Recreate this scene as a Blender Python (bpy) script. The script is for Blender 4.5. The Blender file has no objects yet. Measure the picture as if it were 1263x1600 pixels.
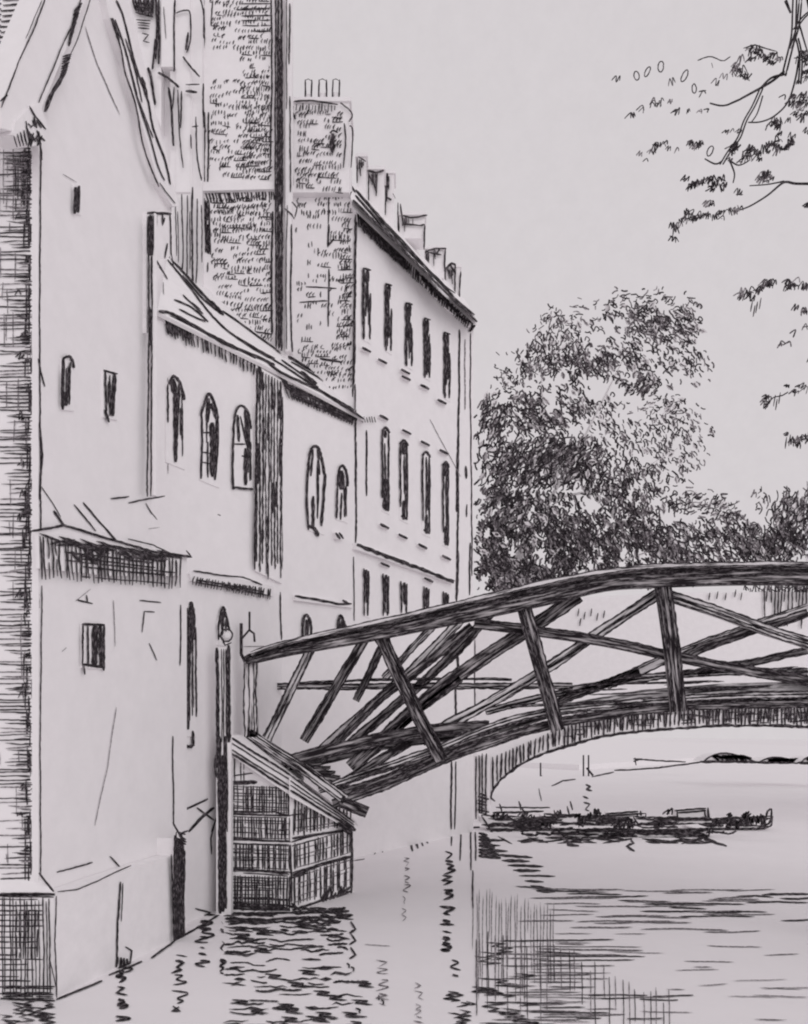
import bpy, math, random
from mathutils import Vector as V
R = random.Random(11)
scene = bpy.context.scene
# ------------------------------------------------------------ camera, sky, sun
EYE = V((0, 0, 3.0)); F = 1300.0; CX = 631.5; HZ = 1150.0
cam = bpy.data.cameras.new('camera'); camo = bpy.data.objects.new('camera', cam)
scene.collection.objects.link(camo); scene.camera = camo
camo.location = EYE; camo.rotation_euler = (math.radians(90), 0, 0)
cam.sensor_fit = 'HORIZONTAL'; cam.sensor_width = 36; cam.lens = 36 * F / 1263
cam.shift_y = 350 / 1263; cam.clip_end = 3000; cam.clip_start = .1
SKY = (.662, .624, .643)
w = bpy.data.worlds.new('World'); scene.world = w; w.use_nodes = True
bg = w.node_tree.nodes['Background']; bg.inputs[0].default_value = (*SKY, 1); bg.inputs[1].default_value = 1.0
_t = w.node_tree; _tc = _t.nodes.new('ShaderNodeTexCoord'); _n = _t.nodes.new('ShaderNodeTexNoise'); _r = _t.nodes.new('ShaderNodeValToRGB')
_n.inputs['Scale'].default_value = 55; _n.inputs['Detail'].default_value = 6; _n.inputs['Roughness'].default_value = .75
_r.color_ramp.elements[0].position = .3; _r.color_ramp.elements[1].position = .7
_r.color_ramp.elements[0].color = (*[c * .975 for c in SKY], 1); _r.color_ramp.elements[1].color = (*[c * 1.02 for c in SKY], 1)
_t.links.new(_tc.outputs['Generated'], _n.inputs['Vector']); _t.links.new(_n.outputs['Fac'], _r.inputs[0]); _t.links.new(_r.outputs[0], bg.inputs[0])
sun = bpy.data.lights.new('sun', 'SUN'); sun.energy = .54; sun.angle = math.radians(45); sun.color = (1, .99, .98)
suno = bpy.data.objects.new('sun', sun); scene.collection.objects.link(suno)
suno.rotation_euler = (math.radians(66), 0, math.radians(30))
scene.view_settings.view_transform = 'Standard'; scene.view_settings.look = 'None'
scene.cycles.filter_width = 2.1
scene.view_settings.exposure = 0; scene.view_settings.gamma = 1

# ------------------------------------------------------------ materials
def nt(name):
    m = bpy.data.materials.new(name); m.use_nodes = True
    t = m.node_tree; b = t.nodes['Principled BSDF']
    b.inputs['Roughness'].default_value = .95
    b.inputs['Specular IOR Level'].default_value = .05
    return m, t, b
def ramp(t, src, stops):
    r = t.nodes.new('ShaderNodeValToRGB'); e = r.color_ramp.elements
    e[0].position, e[0].color = stops[0][0], (*stops[0][1], 1)
    e[1].position, e[1].color = stops[1][0], (*stops[1][1], 1)
    for p, c in stops[2:]:
        k = e.new(p); k.color = (*c, 1)
    t.links.new(src, r.inputs[0]); return r
def noise(t, vec, scale, detail=2, rough=.5):
    n = t.nodes.new('ShaderNodeTexNoise'); n.inputs['Scale'].default_value = scale
    n.inputs['Detail'].default_value = detail; n.inputs['Roughness'].default_value = rough
    t.links.new(vec, n.inputs['Vector']); return n.outputs['Fac']
def limewash(name, c, amp=.03, sc=3):
    m, t, b = nt(name); tc = t.nodes.new('ShaderNodeTexCoord')
    f = noise(t, tc.outputs['Object'], sc, 6, .7)
    lo = tuple(x * (1 - amp) for x in c); hi = tuple(min(1, x * (1 + amp)) for x in c)
    r = ramp(t, f, [(.3, lo), (.7, hi)]); t.links.new(r.outputs[0], b.inputs['Base Color']); return m
def inked(name, dark, pale, thr, sx, sy, soft=.12, det=3):
    m, t, b = nt(name); uv = t.nodes.new('ShaderNodeUVMap'); uv.uv_map = 'uv'
    mp = t.nodes.new('ShaderNodeMapping'); mp.inputs['Scale'].default_value = (sx, sy, 1)
    t.links.new(uv.outputs[0], mp.inputs[0])
    f = noise(t, mp.outputs[0], 1.0, det, .6)
    r = ramp(t, f, [(thr, dark), (thr + soft, pale)]); t.links.new(r.outputs[0], b.inputs['Base Color']); return m
PC = (.90, .877, .89)
MATS = {
 'plaster': limewash('white_plaster', PC),
 'stone': limewash('pale_stone', PC, .04, 5),
 'water': limewash('still_pale_water', (.88, .855, .87), .02, .6),
 'leaf': limewash('pale_leaf', (.8, .775, .79), .05, 8),
 'ink': inked('black_ink', (.026, .022, .025), (.30, .27, .29), .50, .12, .55, .24),  # ink for outlines and texture, and for hatching that paints shade
 'faint': inked('faint_ink', (.14, .125, .135), (.55, .52, .54), .47, .25, .5, .2),
 'timber': inked('weathered_timber', (.022, .018, .021), (.58, .55, .565), .465, .02, .24, .2, 5),
 'tpale': inked('bleached_timber', (.03, .025, .028), (.8, .775, .79), .42, .014, .22, .1, 5),
}
MKEYS = list(MATS)

# ------------------------------------------------------------ geometry helpers
def ray(x, y): return V(((x - CX) / F, 1, (HZ - y) / F))
class Pl:                                      # a plane of the place
    def __init__(s, p, n):
        s.p = V(p); s.n = V(n).normalized()
        if s.n.dot(EYE - s.p) < 0: s.n = -s.n
    def at(s, x, y, off=0.0):
        d = ray(x, y); t = s.n.dot(s.p + s.n * off - EYE) / s.n.dot(d); return EYE + d * t
    def back(s, k): return Pl(s.p - s.n * k, s.n)
def VP(a, b): a = V((*a, 0)); d = V((*b, 0)) - a; return Pl(a, (d.y, -d.x, 0))
def YP(y): return Pl((0, y, 0), (0, -1, 0))
def pxw(y): return y / F                        # metres per photo pixel at distance y
from mathutils import noise as _nz
def noise_at(x, y): return _nz.noise(V((x, y, 3.3)))
def lerp(a, b, t): return a + (b - a) * t
def catmull(P, n=6):
    if len(P) < 3: return P
    Q = [P[0]] + list(P) + [P[-1]]; out = []
    for i in range(1, len(Q) - 2):
        a, b, c, d = Q[i - 1], Q[i], Q[i + 1], Q[i + 2]
        for k in range(n):
            t = k / n
            out.append(tuple(.5 * (2 * b[j] + (c[j] - a[j]) * t + (2 * a[j] - 5 * b[j] + 4 * c[j] - d[j]) * t * t + (3 * b[j] - a[j] - 3 * c[j] + d[j]) * t ** 3) for j in range(len(b))))
    out.append(P[-1]); return out
class M:
    def __init__(s): s.v = []; s.f = []; s.m = []; s.uv = []
    def face(s, pts, mat='plaster', uv=None):
        i = len(s.v); s.v += [V(p) for p in pts]; s.f.append(tuple(range(i, i + len(pts)))); s.m.append(MKEYS.index(mat))
        s.uv.append(uv or [(p[0] * 100, p[2] * 100) for p in pts])
    def prism(s, pts, vec, mat='plaster', side=None, uv=None):
        vec = V(vec); pts = [V(p) for p in pts]; side = side or mat
        s.face(pts, mat, uv); s.face([p + vec for p in reversed(pts)], side)
        for i in range(len(pts)):
            a, b = pts[i], pts[(i + 1) % len(pts)]; s.face([a, a + vec, b + vec, b], side)
    def slab(s, pl, px, thick, off=0, mat='plaster', side=None):
        s.prism([pl.at(x, y, off) for x, y in px], pl.n * -thick, mat, side)
    def box(s, a, b, mat='plaster'):
        x0, y0, z0 = a; x1, y1, z1 = b
        s.prism([(x0, y0, z0), (x1, y0, z0), (x1, y0, z1), (x0, y0, z1)], (0, y1 - y0, 0), mat)
    def tube(s, pts, rs, n=6, mat='ink'):
        rings = []
        for i, p in enumerate(pts):
            p = V(p); a = V(pts[max(i - 1, 0)]); b = V(pts[min(i + 1, len(pts) - 1)]); d = (b - a).normalized()
            u = d.cross(V((0, 1, 0)) if abs(d.y) < .9 else V((1, 0, 0))).normalized(); w_ = d.cross(u)
            r = rs[i] if hasattr(rs, '__len__') else rs
            rings.append([p + (u * math.cos(k * 2 * math.pi / n) + w_ * math.sin(k * 2 * math.pi / n)) * r for k in range(n)])
        L = 0
        for i in range(len(rings) - 1):
            L2 = L + (V(pts[i + 1]) - V(pts[i])).length * 90
            for k in range(n):
                s.face([rings[i][k], rings[i][(k + 1) % n], rings[i + 1][(k + 1) % n], rings[i + 1][k]], mat, [(L, k * 3), (L, k * 3 + 3), (L2, k * 3 + 3), (L2, k * 3)])
            L = L2
        s.face(rings[0], mat); s.face(list(reversed(rings[-1])), mat)
    # an ink stroke laid on a surface
    def stroke(s, pl, P, w=3.2, mat='ink', jit=.7, taper=.45, step=5, smooth=False, off=None, wj=.22):
        if smooth: P = catmull(P)
        Q = []
        for i in range(len(P) - 1):
            a, b = P[i], P[i + 1]; L = math.hypot(b[0] - a[0], b[1] - a[1]); n = max(1, int(L / step))
            for k in range(n): Q.append((lerp(a[0], b[0], k / n), lerp(a[1], b[1], k / n)))
        Q.append(P[-1][:2]); n = len(Q)
        if n < 2: return
        off = off if off is not None else .008 + R.random() * .006
        w *= .86; u0 = R.random() * 4000; Lr = []; L = 0; ph = R.random() * 6; am = jit * 1.2
        for i, (x, y) in enumerate(Q):
            a = Q[max(i - 1, 0)]; b = Q[min(i + 1, n - 1)]; dx, dy = b[0] - a[0], b[1] - a[1]; l = math.hypot(dx, dy) or 1
            nx, ny = -dy / l, dx / l; t = i / (n - 1)
            e = min(1, min(t, 1 - t) * max(n * .35, 2.2) + (1 - taper)) 
            wob = math.sin(ph + L * .07) * am * .35 + R.uniform(-.3, .3) * jit
            h = w * .5 * e
            h1 = h * (1 + R.uniform(-wj, wj)); h2 = h * (1 + R.uniform(-wj, wj))
            Lr.append((pl.at(x + nx * (h1 + wob), y + ny * (h1 + wob), off), pl.at(x - nx * (h2 - wob), y - ny * (h2 - wob), off), L))
            L += math.hypot(dx, dy) / 2
        for i in range(n - 1):
            a, b = Lr[i], Lr[i + 1]
            s.face([a[0], a[1], b[1], b[0]], mat, [(u0 + a[2], 0), (u0 + a[2], w), (u0 + b[2], w), (u0 + b[2], 0)])
    def hatch(s, pl, q, n, w=2.6, mat='ink', along='v', gap=.12, jit=.25, ends=.06, skew=0, dens=None):
        tl, tr, br, bl = q
        def bi(u, v):
            a = (lerp(tl[0], tr[0], u), lerp(tl[1], tr[1], u)); b = (lerp(bl[0], br[0], u), lerp(bl[1], br[1], u))
            return (lerp(a[0], b[0], v), lerp(a[1], b[1], v))
        for i in range(n):
            t = (i + .5 + R.uniform(-jit, jit)) / n
            p0, p1 = R.uniform(0, ends), 1 - R.uniform(0, ends)
            segs = [(p0, p1)]
            if R.random() < gap * 3:
                c = R.uniform(.2, .8); segs = [(p0, c), (c + R.uniform(.02, .08), p1)]
            for a, b in segs:
                if R.random() < gap: continue
                if dens and R.random() > dens(t): continue
                k = R.uniform(-.01, .01)
                if along == 'v': P = [bi(t, a), bi(t + k, (a + b) / 2), bi(t + skew / n, b)]
                else: P = [bi(a, t), bi((a + b) / 2, t + k), bi(b, t + skew / n)]
                s.stroke(pl, P, w * R.uniform(.75, 1.2), mat)
    def build(s, name, parent=None, label=None):
        o_ = V(parent['_o']) if parent else V((0, 0, 0))
        me = bpy.data.meshes.new(name); me.from_pydata([tuple(p - o_) for p in s.v], [], s.f)
        used = sorted(set(s.m)); 
        for k in used: me.materials.append(MATS[MKEYS[k]])
        me.polygons.foreach_set('material_index', [used.index(k) for k in s.m])
        ul = me.uv_layers.new(name='uv'); fl = [c for uvs in s.uv for p in uvs for c in p]; ul.data.foreach_set('uv', fl)
        me.update(); o = bpy.data.objects.new(name, me); scene.collection.objects.link(o)
        if parent:
            root = parent
            o['_o'] = tuple(o_); o.parent = root
        if label: o['label'] = label
        return o
def thing(name, label, cat, loc, group=None):
    o = bpy.data.objects.new(name, None); scene.collection.objects.link(o); o.location = loc
    o['label'] = label; o['category'] = cat; o['_o'] = tuple(loc); o.empty_display_size = .3
    if group: o['group'] = group
    return o
def tag(o, label=None, cat=None, group=None, kind=None):
    if label: o['label'] = label
    if cat: o['category'] = cat
    if group: o['group'] = group
    if kind: o['kind'] = kind
    return o
def scribble(m, pl, x, y, r, n=3, w=2.4, mat='ink', slant=.5):
    """a small leaf-like or ripple-like loop"""
    P = []; rot = R.uniform(-.5, .5); c, q = math.cos(rot), math.sin(rot); w *= R.uniform(.75, 1.1); n = max(1, n + R.randint(-1, 0))
    for i in range(n * 2 + 1):
        t = i / (n * 2); s_ = 1 if i % 2 else -1
        u = (t - .5) * 1.5 * r * R.uniform(.7, 1.4) + s_ * slant * r * R.uniform(.2, .7); v = -s_ * r * R.uniform(.35, 1.0)
        P.append((x + u * c - v * q, y + u * q + v * c))
    m.stroke(pl, P, w, mat, smooth=True, step=3, jit=.4)
    if R.random() < .5: m.stroke(pl, [(x + R.uniform(-r, 0), y + R.uniform(-r, r) * .5), (x + R.uniform(0, r), y + R.uniform(-r, r) * .6)], w * 1.3, mat, step=3)
def bricks(m, pl, x0, y0, x1, y1, dens, w=2.35, rowh=11.5, slant=.15, drop=0):
    rowh *= .9
    y = y0; r = 0
    while y < y1:
        x = x0 + R.uniform(0, 8); wave = R.uniform(0, 6)
        while x < x1 - 3:
            d = dens((x - x0) / (x1 - x0), (y - y0) / (y1 - y0)) * (1.12 + .7 * noise_at(x * .035, y * .035))
            if R.random() < d:
                n = R.randint(1, 5); sl = R.uniform(-.15, .45) + slant; hh = rowh * R.uniform(.5, .82)
                yo = y + 2.4 * math.sin(wave + x * .05) + R.uniform(-2, 2)
                for k in range(n):
                    if x > x1 - 2: break
                    yy = yo + R.uniform(-1.2, 1.2); h_ = hh * R.uniform(.7, 1.2)
                    m.stroke(pl, [(x + h_ * sl, yy - h_ / 2), (x + R.uniform(-1, 1), yy), (x, yy + h_ / 2)], w * R.uniform(.7, 1.35), 'ink' if R.random() < .78 else 'faint', step=2.5, taper=.5, jit=.3)
                    x += R.uniform(3.0, 5.6)
                if R.random() < .22: m.stroke(pl, [(x - n * 4.2, yo + hh / 2), (x, yo + hh / 2 + R.uniform(-1, 2))], w * .8, step=3)
                x += R.uniform(0, 4)
            else: x += R.uniform(5, 11)
        y += rowh * R.uniform(.85, 1.0)
def window(parent, pl, x0, y0, x1, y1, slope=0, head='flat', marks=(), fill=0, lw=2.6, name='window', label=None, pane=True):
    """frame proud of the wall, with dark panes; outline follows the wall's own perspective"""
    m = M(); xm = (x0 + x1) / 2; W = x1 - x0
    if head == 'flat': top = [(x0, y0), (x1, y0 + slope * W)]
    elif head == 'point': top = [(x0, y0 + W * 1.3), (x0 + W * .2, y0 + W * .5), (xm, y0), (x1 - W * .2, y0 + W * .6), (x1, y0 + W * 1.4)]
    else: top = [(x0, y0 + W * .9), (x0 + W * .1, y0 + W * .35), (x0 + W * .35, y0), (x0 + W * .65, y0 + W * .08), (x1 - W * .08, y0 + W * .5), (x1, y0 + W * 1.1)]
    poly = [(x0, y1)] + top + [(x1, y1 + slope * W)]
    m.slab(pl, poly, .03, .02, 'stone')
    fr = m.build(name, parent, label)
    g = M(); fp = pl.back(-.022)
    for P in marks: g.stroke(fp, P[0], (P[1] if len(P) > 1 else lw) * 1.25, smooth=len(P[0]) > 2)
    for k in range(3 if W > 9 and y1 - y0 > 30 else 0):
        xx = lerp(x0, x1, R.uniform(.35, .9)); ya = lerp(y0, y1, R.uniform(.1, .35)); g.stroke(fp, [(xx, ya + slope * W * .5), (xx + R.uniform(-1, 1), lerp(ya, y1, R.uniform(.5, .95)))], R.uniform(1.8, 3.2))
    for k in range(fill):
        t = (k + .5) / fill; xx = lerp(x0 + 1.5, x1 - 1.5, t)
        g.stroke(fp, [(xx + R.uniform(-1, 1), y0 + R.uniform(1, 4) + (W * .5 * abs(t - .5) * 2 if head != 'flat' else 0) + slope * W * t), (xx, y1 - R.uniform(0, 5) + slope * W * t)], lw * R.uniform(.8, 1.3))
    if g.v:
        if pane: p = g.build('pane', fr); 
        else: pass
    return fr

# ------------------------------------------------------------ planes of the place
P_GAB = VP((-4.2, 9.6), (-4.2 + .2156 * 5, 14.6))       # river wall of the gabled house
P_PLI = VP((-3.97, 9.5), (-3.97 + .2156 * 5, 14.5))
P_SID = YP(9.6)
P_RNG = VP((-4.54, 15.5), (-1.2, 20.5))                 # range with the arched windows
P_HSE = VP((-1.2, 20.5), (2.2, 26.0))                   # river front of the far house
P_BRK = YP(19.5)                                        # tall brick block
P_END = YP(20.5)
WAT = Pl((0, 0, 0), (0, 0, 1))

# ------------------------------------------------------------ water
m = M()
xs = [-60, -20, -8, 0, 8, 20, 60, 300]; ys = [-15, 0, 10, 20, 40, 80, 200, 900]
for i in range(len(xs) - 1):
    for j in range(len(ys) - 1):
        m.face([(xs[i], ys[j], 0), (xs[i + 1], ys[j], 0), (xs[i + 1], ys[j + 1], 0), (xs[i], ys[j + 1], 0)], 'water')
m.face([(-300, -15, 0), (-60, -15, 0), (-60, 900, 0), (-300, 900, 0)], 'water')
S = lambda P, w=3, mat='ink', **k: m.stroke(WAT, P, w, mat, **k)
def zig(x0, x1, y0, y1, n, w, dx=26, mat='ink'):
    for i in range(n):
        y = lerp(y0, y1, (i + R.random()) / n); x = R.uniform(x0, x1 - dx * .6); P = []
        k = R.randint(1, 3); xx = x
        for j in range(k * 2 + 1):
            P.append((xx, y)); xx += dx * R.uniform(.6, 1.3) * (1 if j % 2 == 0 else -.75); y += R.uniform(1.8, 4.5)
            xx = max(x0 - 3, min(x1 + 3, xx))
        S(P, w * R.uniform(.7, 1.25), mat, wj=.4, taper=.7)
# reflection of the abutment, drawn in broken dark strokes
def rippled(x0, x1, y, w, mat='ink'):
    x = x0 + R.uniform(-3, 6); P = []
    while x < x1:
        P.append((x, y + R.uniform(-2.6, 2.6))); x += R.uniform(7, 20)
    if len(P) > 2: S(P, w, mat, smooth=R.random() < .6, wj=.4, taper=.8, step=4)
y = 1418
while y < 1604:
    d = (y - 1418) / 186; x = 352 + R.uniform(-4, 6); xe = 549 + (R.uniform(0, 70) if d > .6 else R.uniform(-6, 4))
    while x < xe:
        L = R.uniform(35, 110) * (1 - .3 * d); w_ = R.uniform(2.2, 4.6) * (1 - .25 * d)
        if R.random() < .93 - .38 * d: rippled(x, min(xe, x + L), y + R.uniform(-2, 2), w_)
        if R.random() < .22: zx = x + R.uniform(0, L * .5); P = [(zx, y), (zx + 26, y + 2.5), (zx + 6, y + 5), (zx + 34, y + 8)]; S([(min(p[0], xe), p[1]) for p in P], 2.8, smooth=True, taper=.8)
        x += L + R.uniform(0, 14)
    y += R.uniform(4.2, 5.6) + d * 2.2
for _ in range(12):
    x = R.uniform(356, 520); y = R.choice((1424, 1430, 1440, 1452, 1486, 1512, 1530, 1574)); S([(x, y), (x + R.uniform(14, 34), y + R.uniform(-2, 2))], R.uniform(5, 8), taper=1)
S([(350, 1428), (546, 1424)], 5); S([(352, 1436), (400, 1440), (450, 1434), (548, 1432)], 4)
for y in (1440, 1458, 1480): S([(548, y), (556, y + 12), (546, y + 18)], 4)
# waterline of the gabled house and its drain
for a, b in (((88, 1562), (160, 1532)), ((170, 1524), (222, 1502)), ((236, 1497), (274, 1470)), ((280, 1466), (345, 1428))): S([a, b], 3.6)
S([(0, 1560), (60, 1562), (86, 1564)], 4)
zig(-5, 84, 1560, 1604, 14, 2.6, 28)
def vsq(x, y0, y1, r, w=3, mat='ink', n=None):  # vertical squiggles that draw reflections in ink on the water
    n = n or int((y1 - y0) / 11); y = y0
    while y < y1:
        P = []; k = R.randint(2, 5)
        for i in range(k):
            P.append((x + R.uniform(-1, 1) * 2 + (r if i % 2 else -r) * R.uniform(.3, 1.0), y)); y += R.uniform(3.5, 8) if i % 2 else R.uniform(1, 5)
        S(P, w * R.uniform(.7, 1.25), mat, smooth=R.random() < .75, step=3, jit=.4, taper=.8)
        if R.random() < .3: S([(x - r * .5, y), (x + r * .5, y + 2)], w * 1.4, mat)
        y += R.uniform(-2, 7)
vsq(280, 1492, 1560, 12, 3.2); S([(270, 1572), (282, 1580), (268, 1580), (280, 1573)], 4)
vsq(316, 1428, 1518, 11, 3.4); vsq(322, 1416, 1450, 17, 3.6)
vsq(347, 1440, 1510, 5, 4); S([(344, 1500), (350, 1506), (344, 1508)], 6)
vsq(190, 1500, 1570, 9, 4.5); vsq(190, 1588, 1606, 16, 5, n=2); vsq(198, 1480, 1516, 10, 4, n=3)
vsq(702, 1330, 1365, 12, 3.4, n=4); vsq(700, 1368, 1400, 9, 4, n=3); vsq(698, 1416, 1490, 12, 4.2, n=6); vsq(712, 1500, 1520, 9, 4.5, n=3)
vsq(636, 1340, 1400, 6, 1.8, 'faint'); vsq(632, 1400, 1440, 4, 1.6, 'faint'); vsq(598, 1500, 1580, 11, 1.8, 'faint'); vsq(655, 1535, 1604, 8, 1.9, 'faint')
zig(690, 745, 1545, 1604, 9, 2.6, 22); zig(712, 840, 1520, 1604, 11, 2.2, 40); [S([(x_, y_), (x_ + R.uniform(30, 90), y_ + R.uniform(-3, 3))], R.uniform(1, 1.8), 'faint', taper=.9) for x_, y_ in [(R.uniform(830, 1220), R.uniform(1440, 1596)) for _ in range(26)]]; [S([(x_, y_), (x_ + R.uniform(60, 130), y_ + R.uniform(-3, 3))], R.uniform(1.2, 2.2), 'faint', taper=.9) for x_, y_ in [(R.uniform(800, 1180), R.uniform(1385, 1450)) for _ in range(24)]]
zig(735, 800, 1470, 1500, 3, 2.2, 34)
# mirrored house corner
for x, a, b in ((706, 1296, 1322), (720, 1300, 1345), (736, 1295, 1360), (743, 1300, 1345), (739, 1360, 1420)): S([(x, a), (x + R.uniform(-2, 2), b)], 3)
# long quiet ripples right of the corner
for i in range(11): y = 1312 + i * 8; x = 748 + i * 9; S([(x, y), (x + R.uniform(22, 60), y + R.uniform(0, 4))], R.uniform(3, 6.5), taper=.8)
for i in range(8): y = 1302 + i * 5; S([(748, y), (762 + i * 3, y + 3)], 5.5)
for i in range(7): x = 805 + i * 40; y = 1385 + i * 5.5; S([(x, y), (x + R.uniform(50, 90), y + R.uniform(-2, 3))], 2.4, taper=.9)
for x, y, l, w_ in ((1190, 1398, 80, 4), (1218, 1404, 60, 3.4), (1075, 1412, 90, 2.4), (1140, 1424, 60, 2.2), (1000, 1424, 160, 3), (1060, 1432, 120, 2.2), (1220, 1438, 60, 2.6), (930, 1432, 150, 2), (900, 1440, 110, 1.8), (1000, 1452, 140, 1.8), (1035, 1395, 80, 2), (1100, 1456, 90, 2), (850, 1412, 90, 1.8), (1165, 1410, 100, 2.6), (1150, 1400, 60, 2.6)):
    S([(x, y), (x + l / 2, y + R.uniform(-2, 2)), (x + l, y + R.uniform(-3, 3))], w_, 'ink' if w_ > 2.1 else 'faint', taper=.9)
for i in range(26):  # upright lines from here form a drawn grid of reflections
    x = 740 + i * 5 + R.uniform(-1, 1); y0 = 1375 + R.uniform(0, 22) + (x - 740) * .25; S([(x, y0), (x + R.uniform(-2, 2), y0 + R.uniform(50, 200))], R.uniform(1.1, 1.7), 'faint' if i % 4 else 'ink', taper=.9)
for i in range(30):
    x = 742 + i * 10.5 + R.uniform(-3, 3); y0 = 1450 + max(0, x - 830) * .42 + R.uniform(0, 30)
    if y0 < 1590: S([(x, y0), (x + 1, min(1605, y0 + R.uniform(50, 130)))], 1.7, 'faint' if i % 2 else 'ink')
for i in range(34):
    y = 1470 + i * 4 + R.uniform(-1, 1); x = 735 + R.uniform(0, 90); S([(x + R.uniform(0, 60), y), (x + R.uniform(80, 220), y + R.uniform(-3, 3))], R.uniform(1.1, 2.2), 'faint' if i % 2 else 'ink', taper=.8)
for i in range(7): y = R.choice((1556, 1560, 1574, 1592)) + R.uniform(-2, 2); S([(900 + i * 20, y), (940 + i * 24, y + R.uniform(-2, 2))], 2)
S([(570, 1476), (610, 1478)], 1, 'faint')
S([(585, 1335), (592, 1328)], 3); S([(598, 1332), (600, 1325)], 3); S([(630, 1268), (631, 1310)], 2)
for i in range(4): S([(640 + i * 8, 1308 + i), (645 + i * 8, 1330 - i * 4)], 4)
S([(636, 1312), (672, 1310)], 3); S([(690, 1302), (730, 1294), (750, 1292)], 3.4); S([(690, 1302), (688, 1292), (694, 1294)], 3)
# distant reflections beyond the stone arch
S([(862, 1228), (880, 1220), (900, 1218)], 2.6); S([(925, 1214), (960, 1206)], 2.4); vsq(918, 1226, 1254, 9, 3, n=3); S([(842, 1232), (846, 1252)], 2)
wat = m.build('water'); tag(wat, kind='structure')

# ------------------------------------------------------------ gabled house at the left
g = thing('gabled_house', 'tall white gabled house with hatched side wall and small slit windows at the left edge', 'house', (-5.5, 11, 0))
apex = (160, -70)
m = M()
m.prism([P_GAB.at(x, y) for x, y in ((60, 1560), (60, 182), apex, (268, 322), (264, 400), (237, 400), (237, 862), (292, 872), (292, 1490))], P_GAB.n * -.5, 'plaster')
W_ = lambda P, w=3, mat='ink', **k: m.stroke(P_GAB, P, w, mat, **k)
W_([(64, 235), (62, 500), (64, 830)], 2.6); W_([(66, 915), (63, 1150), (64, 1368)], 2.2); W_([(60, 560), (64, 580), (70, 604)], 3); W_([(62, 660), (66, 710), (62, 780)], 4)
W_([(133, 40), (152, 100), (188, 180)], 1.6, 'faint', taper=.9); W_([(98, 272), (120, 285)], 1.2, 'faint')
W_([(178, 938), (180, 1010)], 1.2, 'faint'); W_([(182, 1105), (168, 1200), (148, 1290)], 1.3, 'faint'); W_([(142, 920), (118, 940)], 1, 'faint')
W_([(120, 937), (145, 943)], 3); W_([(135, 930), (137, 941)], 3); W_([(218, 938), (252, 942)], 2.6); W_([(225, 955), (242, 956)], 2.4); W_([(226, 955), (222, 988)], 2); W_([(233, 1005), (245, 1032)], 2); W_([(97, 1018), (104, 1012)], 2)
W_([(270, 1150), (272, 1290)], 2.4); W_([(173, 779), (202, 776)], 3.2); W_([(201, 786), (222, 781), (258, 775)], 3)
W_([(228, 786), (236, 800), (246, 812)], 2); W_([(232, 826), (250, 824)], 1.2, 'faint'); W_([(340, 804), (345, 806)], 3)
W_([(65, 760), (80, 782), (95, 808)], 1.6); W_([(116, 788), (150, 830)], 2.6); W_([(130, 785), (160, 820), (186, 850)], 3.4); W_([(84, 798), (102, 824)], 5)
m.build('river_wall', g)
m = M()
m.prism([P_SID.at(x, y) for x, y in ((-420, 1560), (-420, 200), (58, 200), (61, 200), (61, 1560))], (0, .45, 0), 'plaster')
def H(x0, x1, y0, y1, n, w, along, mat='ink', gap=.15, sk=0): m.hatch(P_SID, [(x0, y0), (x1, y0), (x1, y1), (x0, y1)], n, w, mat, along, gap, .4, .35, sk)
for y0 in range(225, 1360, 52):                       # cross-hatching that paints this wall in shade
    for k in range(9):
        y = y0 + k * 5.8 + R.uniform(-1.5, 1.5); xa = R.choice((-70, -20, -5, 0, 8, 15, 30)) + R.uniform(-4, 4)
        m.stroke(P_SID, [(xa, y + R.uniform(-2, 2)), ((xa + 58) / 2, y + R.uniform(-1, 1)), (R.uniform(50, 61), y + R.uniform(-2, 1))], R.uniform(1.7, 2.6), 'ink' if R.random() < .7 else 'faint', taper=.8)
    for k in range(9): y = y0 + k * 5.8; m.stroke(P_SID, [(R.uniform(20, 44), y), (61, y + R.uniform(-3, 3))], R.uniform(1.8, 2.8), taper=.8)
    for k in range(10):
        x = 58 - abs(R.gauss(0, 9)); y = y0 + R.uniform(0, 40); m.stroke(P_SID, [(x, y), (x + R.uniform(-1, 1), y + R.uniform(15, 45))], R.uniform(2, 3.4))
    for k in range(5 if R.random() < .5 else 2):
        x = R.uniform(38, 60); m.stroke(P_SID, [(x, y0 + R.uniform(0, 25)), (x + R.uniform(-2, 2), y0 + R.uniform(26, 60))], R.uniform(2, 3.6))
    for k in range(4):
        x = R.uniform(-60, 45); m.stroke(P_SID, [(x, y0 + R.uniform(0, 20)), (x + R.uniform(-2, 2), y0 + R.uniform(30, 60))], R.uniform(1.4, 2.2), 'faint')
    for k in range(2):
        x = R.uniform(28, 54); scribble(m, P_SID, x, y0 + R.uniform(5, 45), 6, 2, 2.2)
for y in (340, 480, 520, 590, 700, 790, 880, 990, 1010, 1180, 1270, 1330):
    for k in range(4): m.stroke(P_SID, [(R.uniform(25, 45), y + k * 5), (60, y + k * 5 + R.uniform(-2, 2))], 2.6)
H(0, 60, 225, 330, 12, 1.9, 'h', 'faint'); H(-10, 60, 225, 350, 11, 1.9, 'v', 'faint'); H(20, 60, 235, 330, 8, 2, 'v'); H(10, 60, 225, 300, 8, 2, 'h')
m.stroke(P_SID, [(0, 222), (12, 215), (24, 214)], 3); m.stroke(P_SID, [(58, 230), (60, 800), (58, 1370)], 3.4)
m.build('side_wall', g, 'side wall in shade, the shade drawn as dense ink cross-hatching')
m = M()      # battered plinth
m.prism([P_PLI.at(x, y) for x, y in ((88, 1575), (88, 1398), (205, 1357), (270, 1337), (270, 1490), (160, 1545))], P_PLI.n * -.24, 'stone')
m.prism([YP(9.5).at(x, y) for x, y in ((-420, 1575), (-420, 1397), (87.8, 1397), (87.8, 1575))], (0, .1, 0), 'stone')
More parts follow.
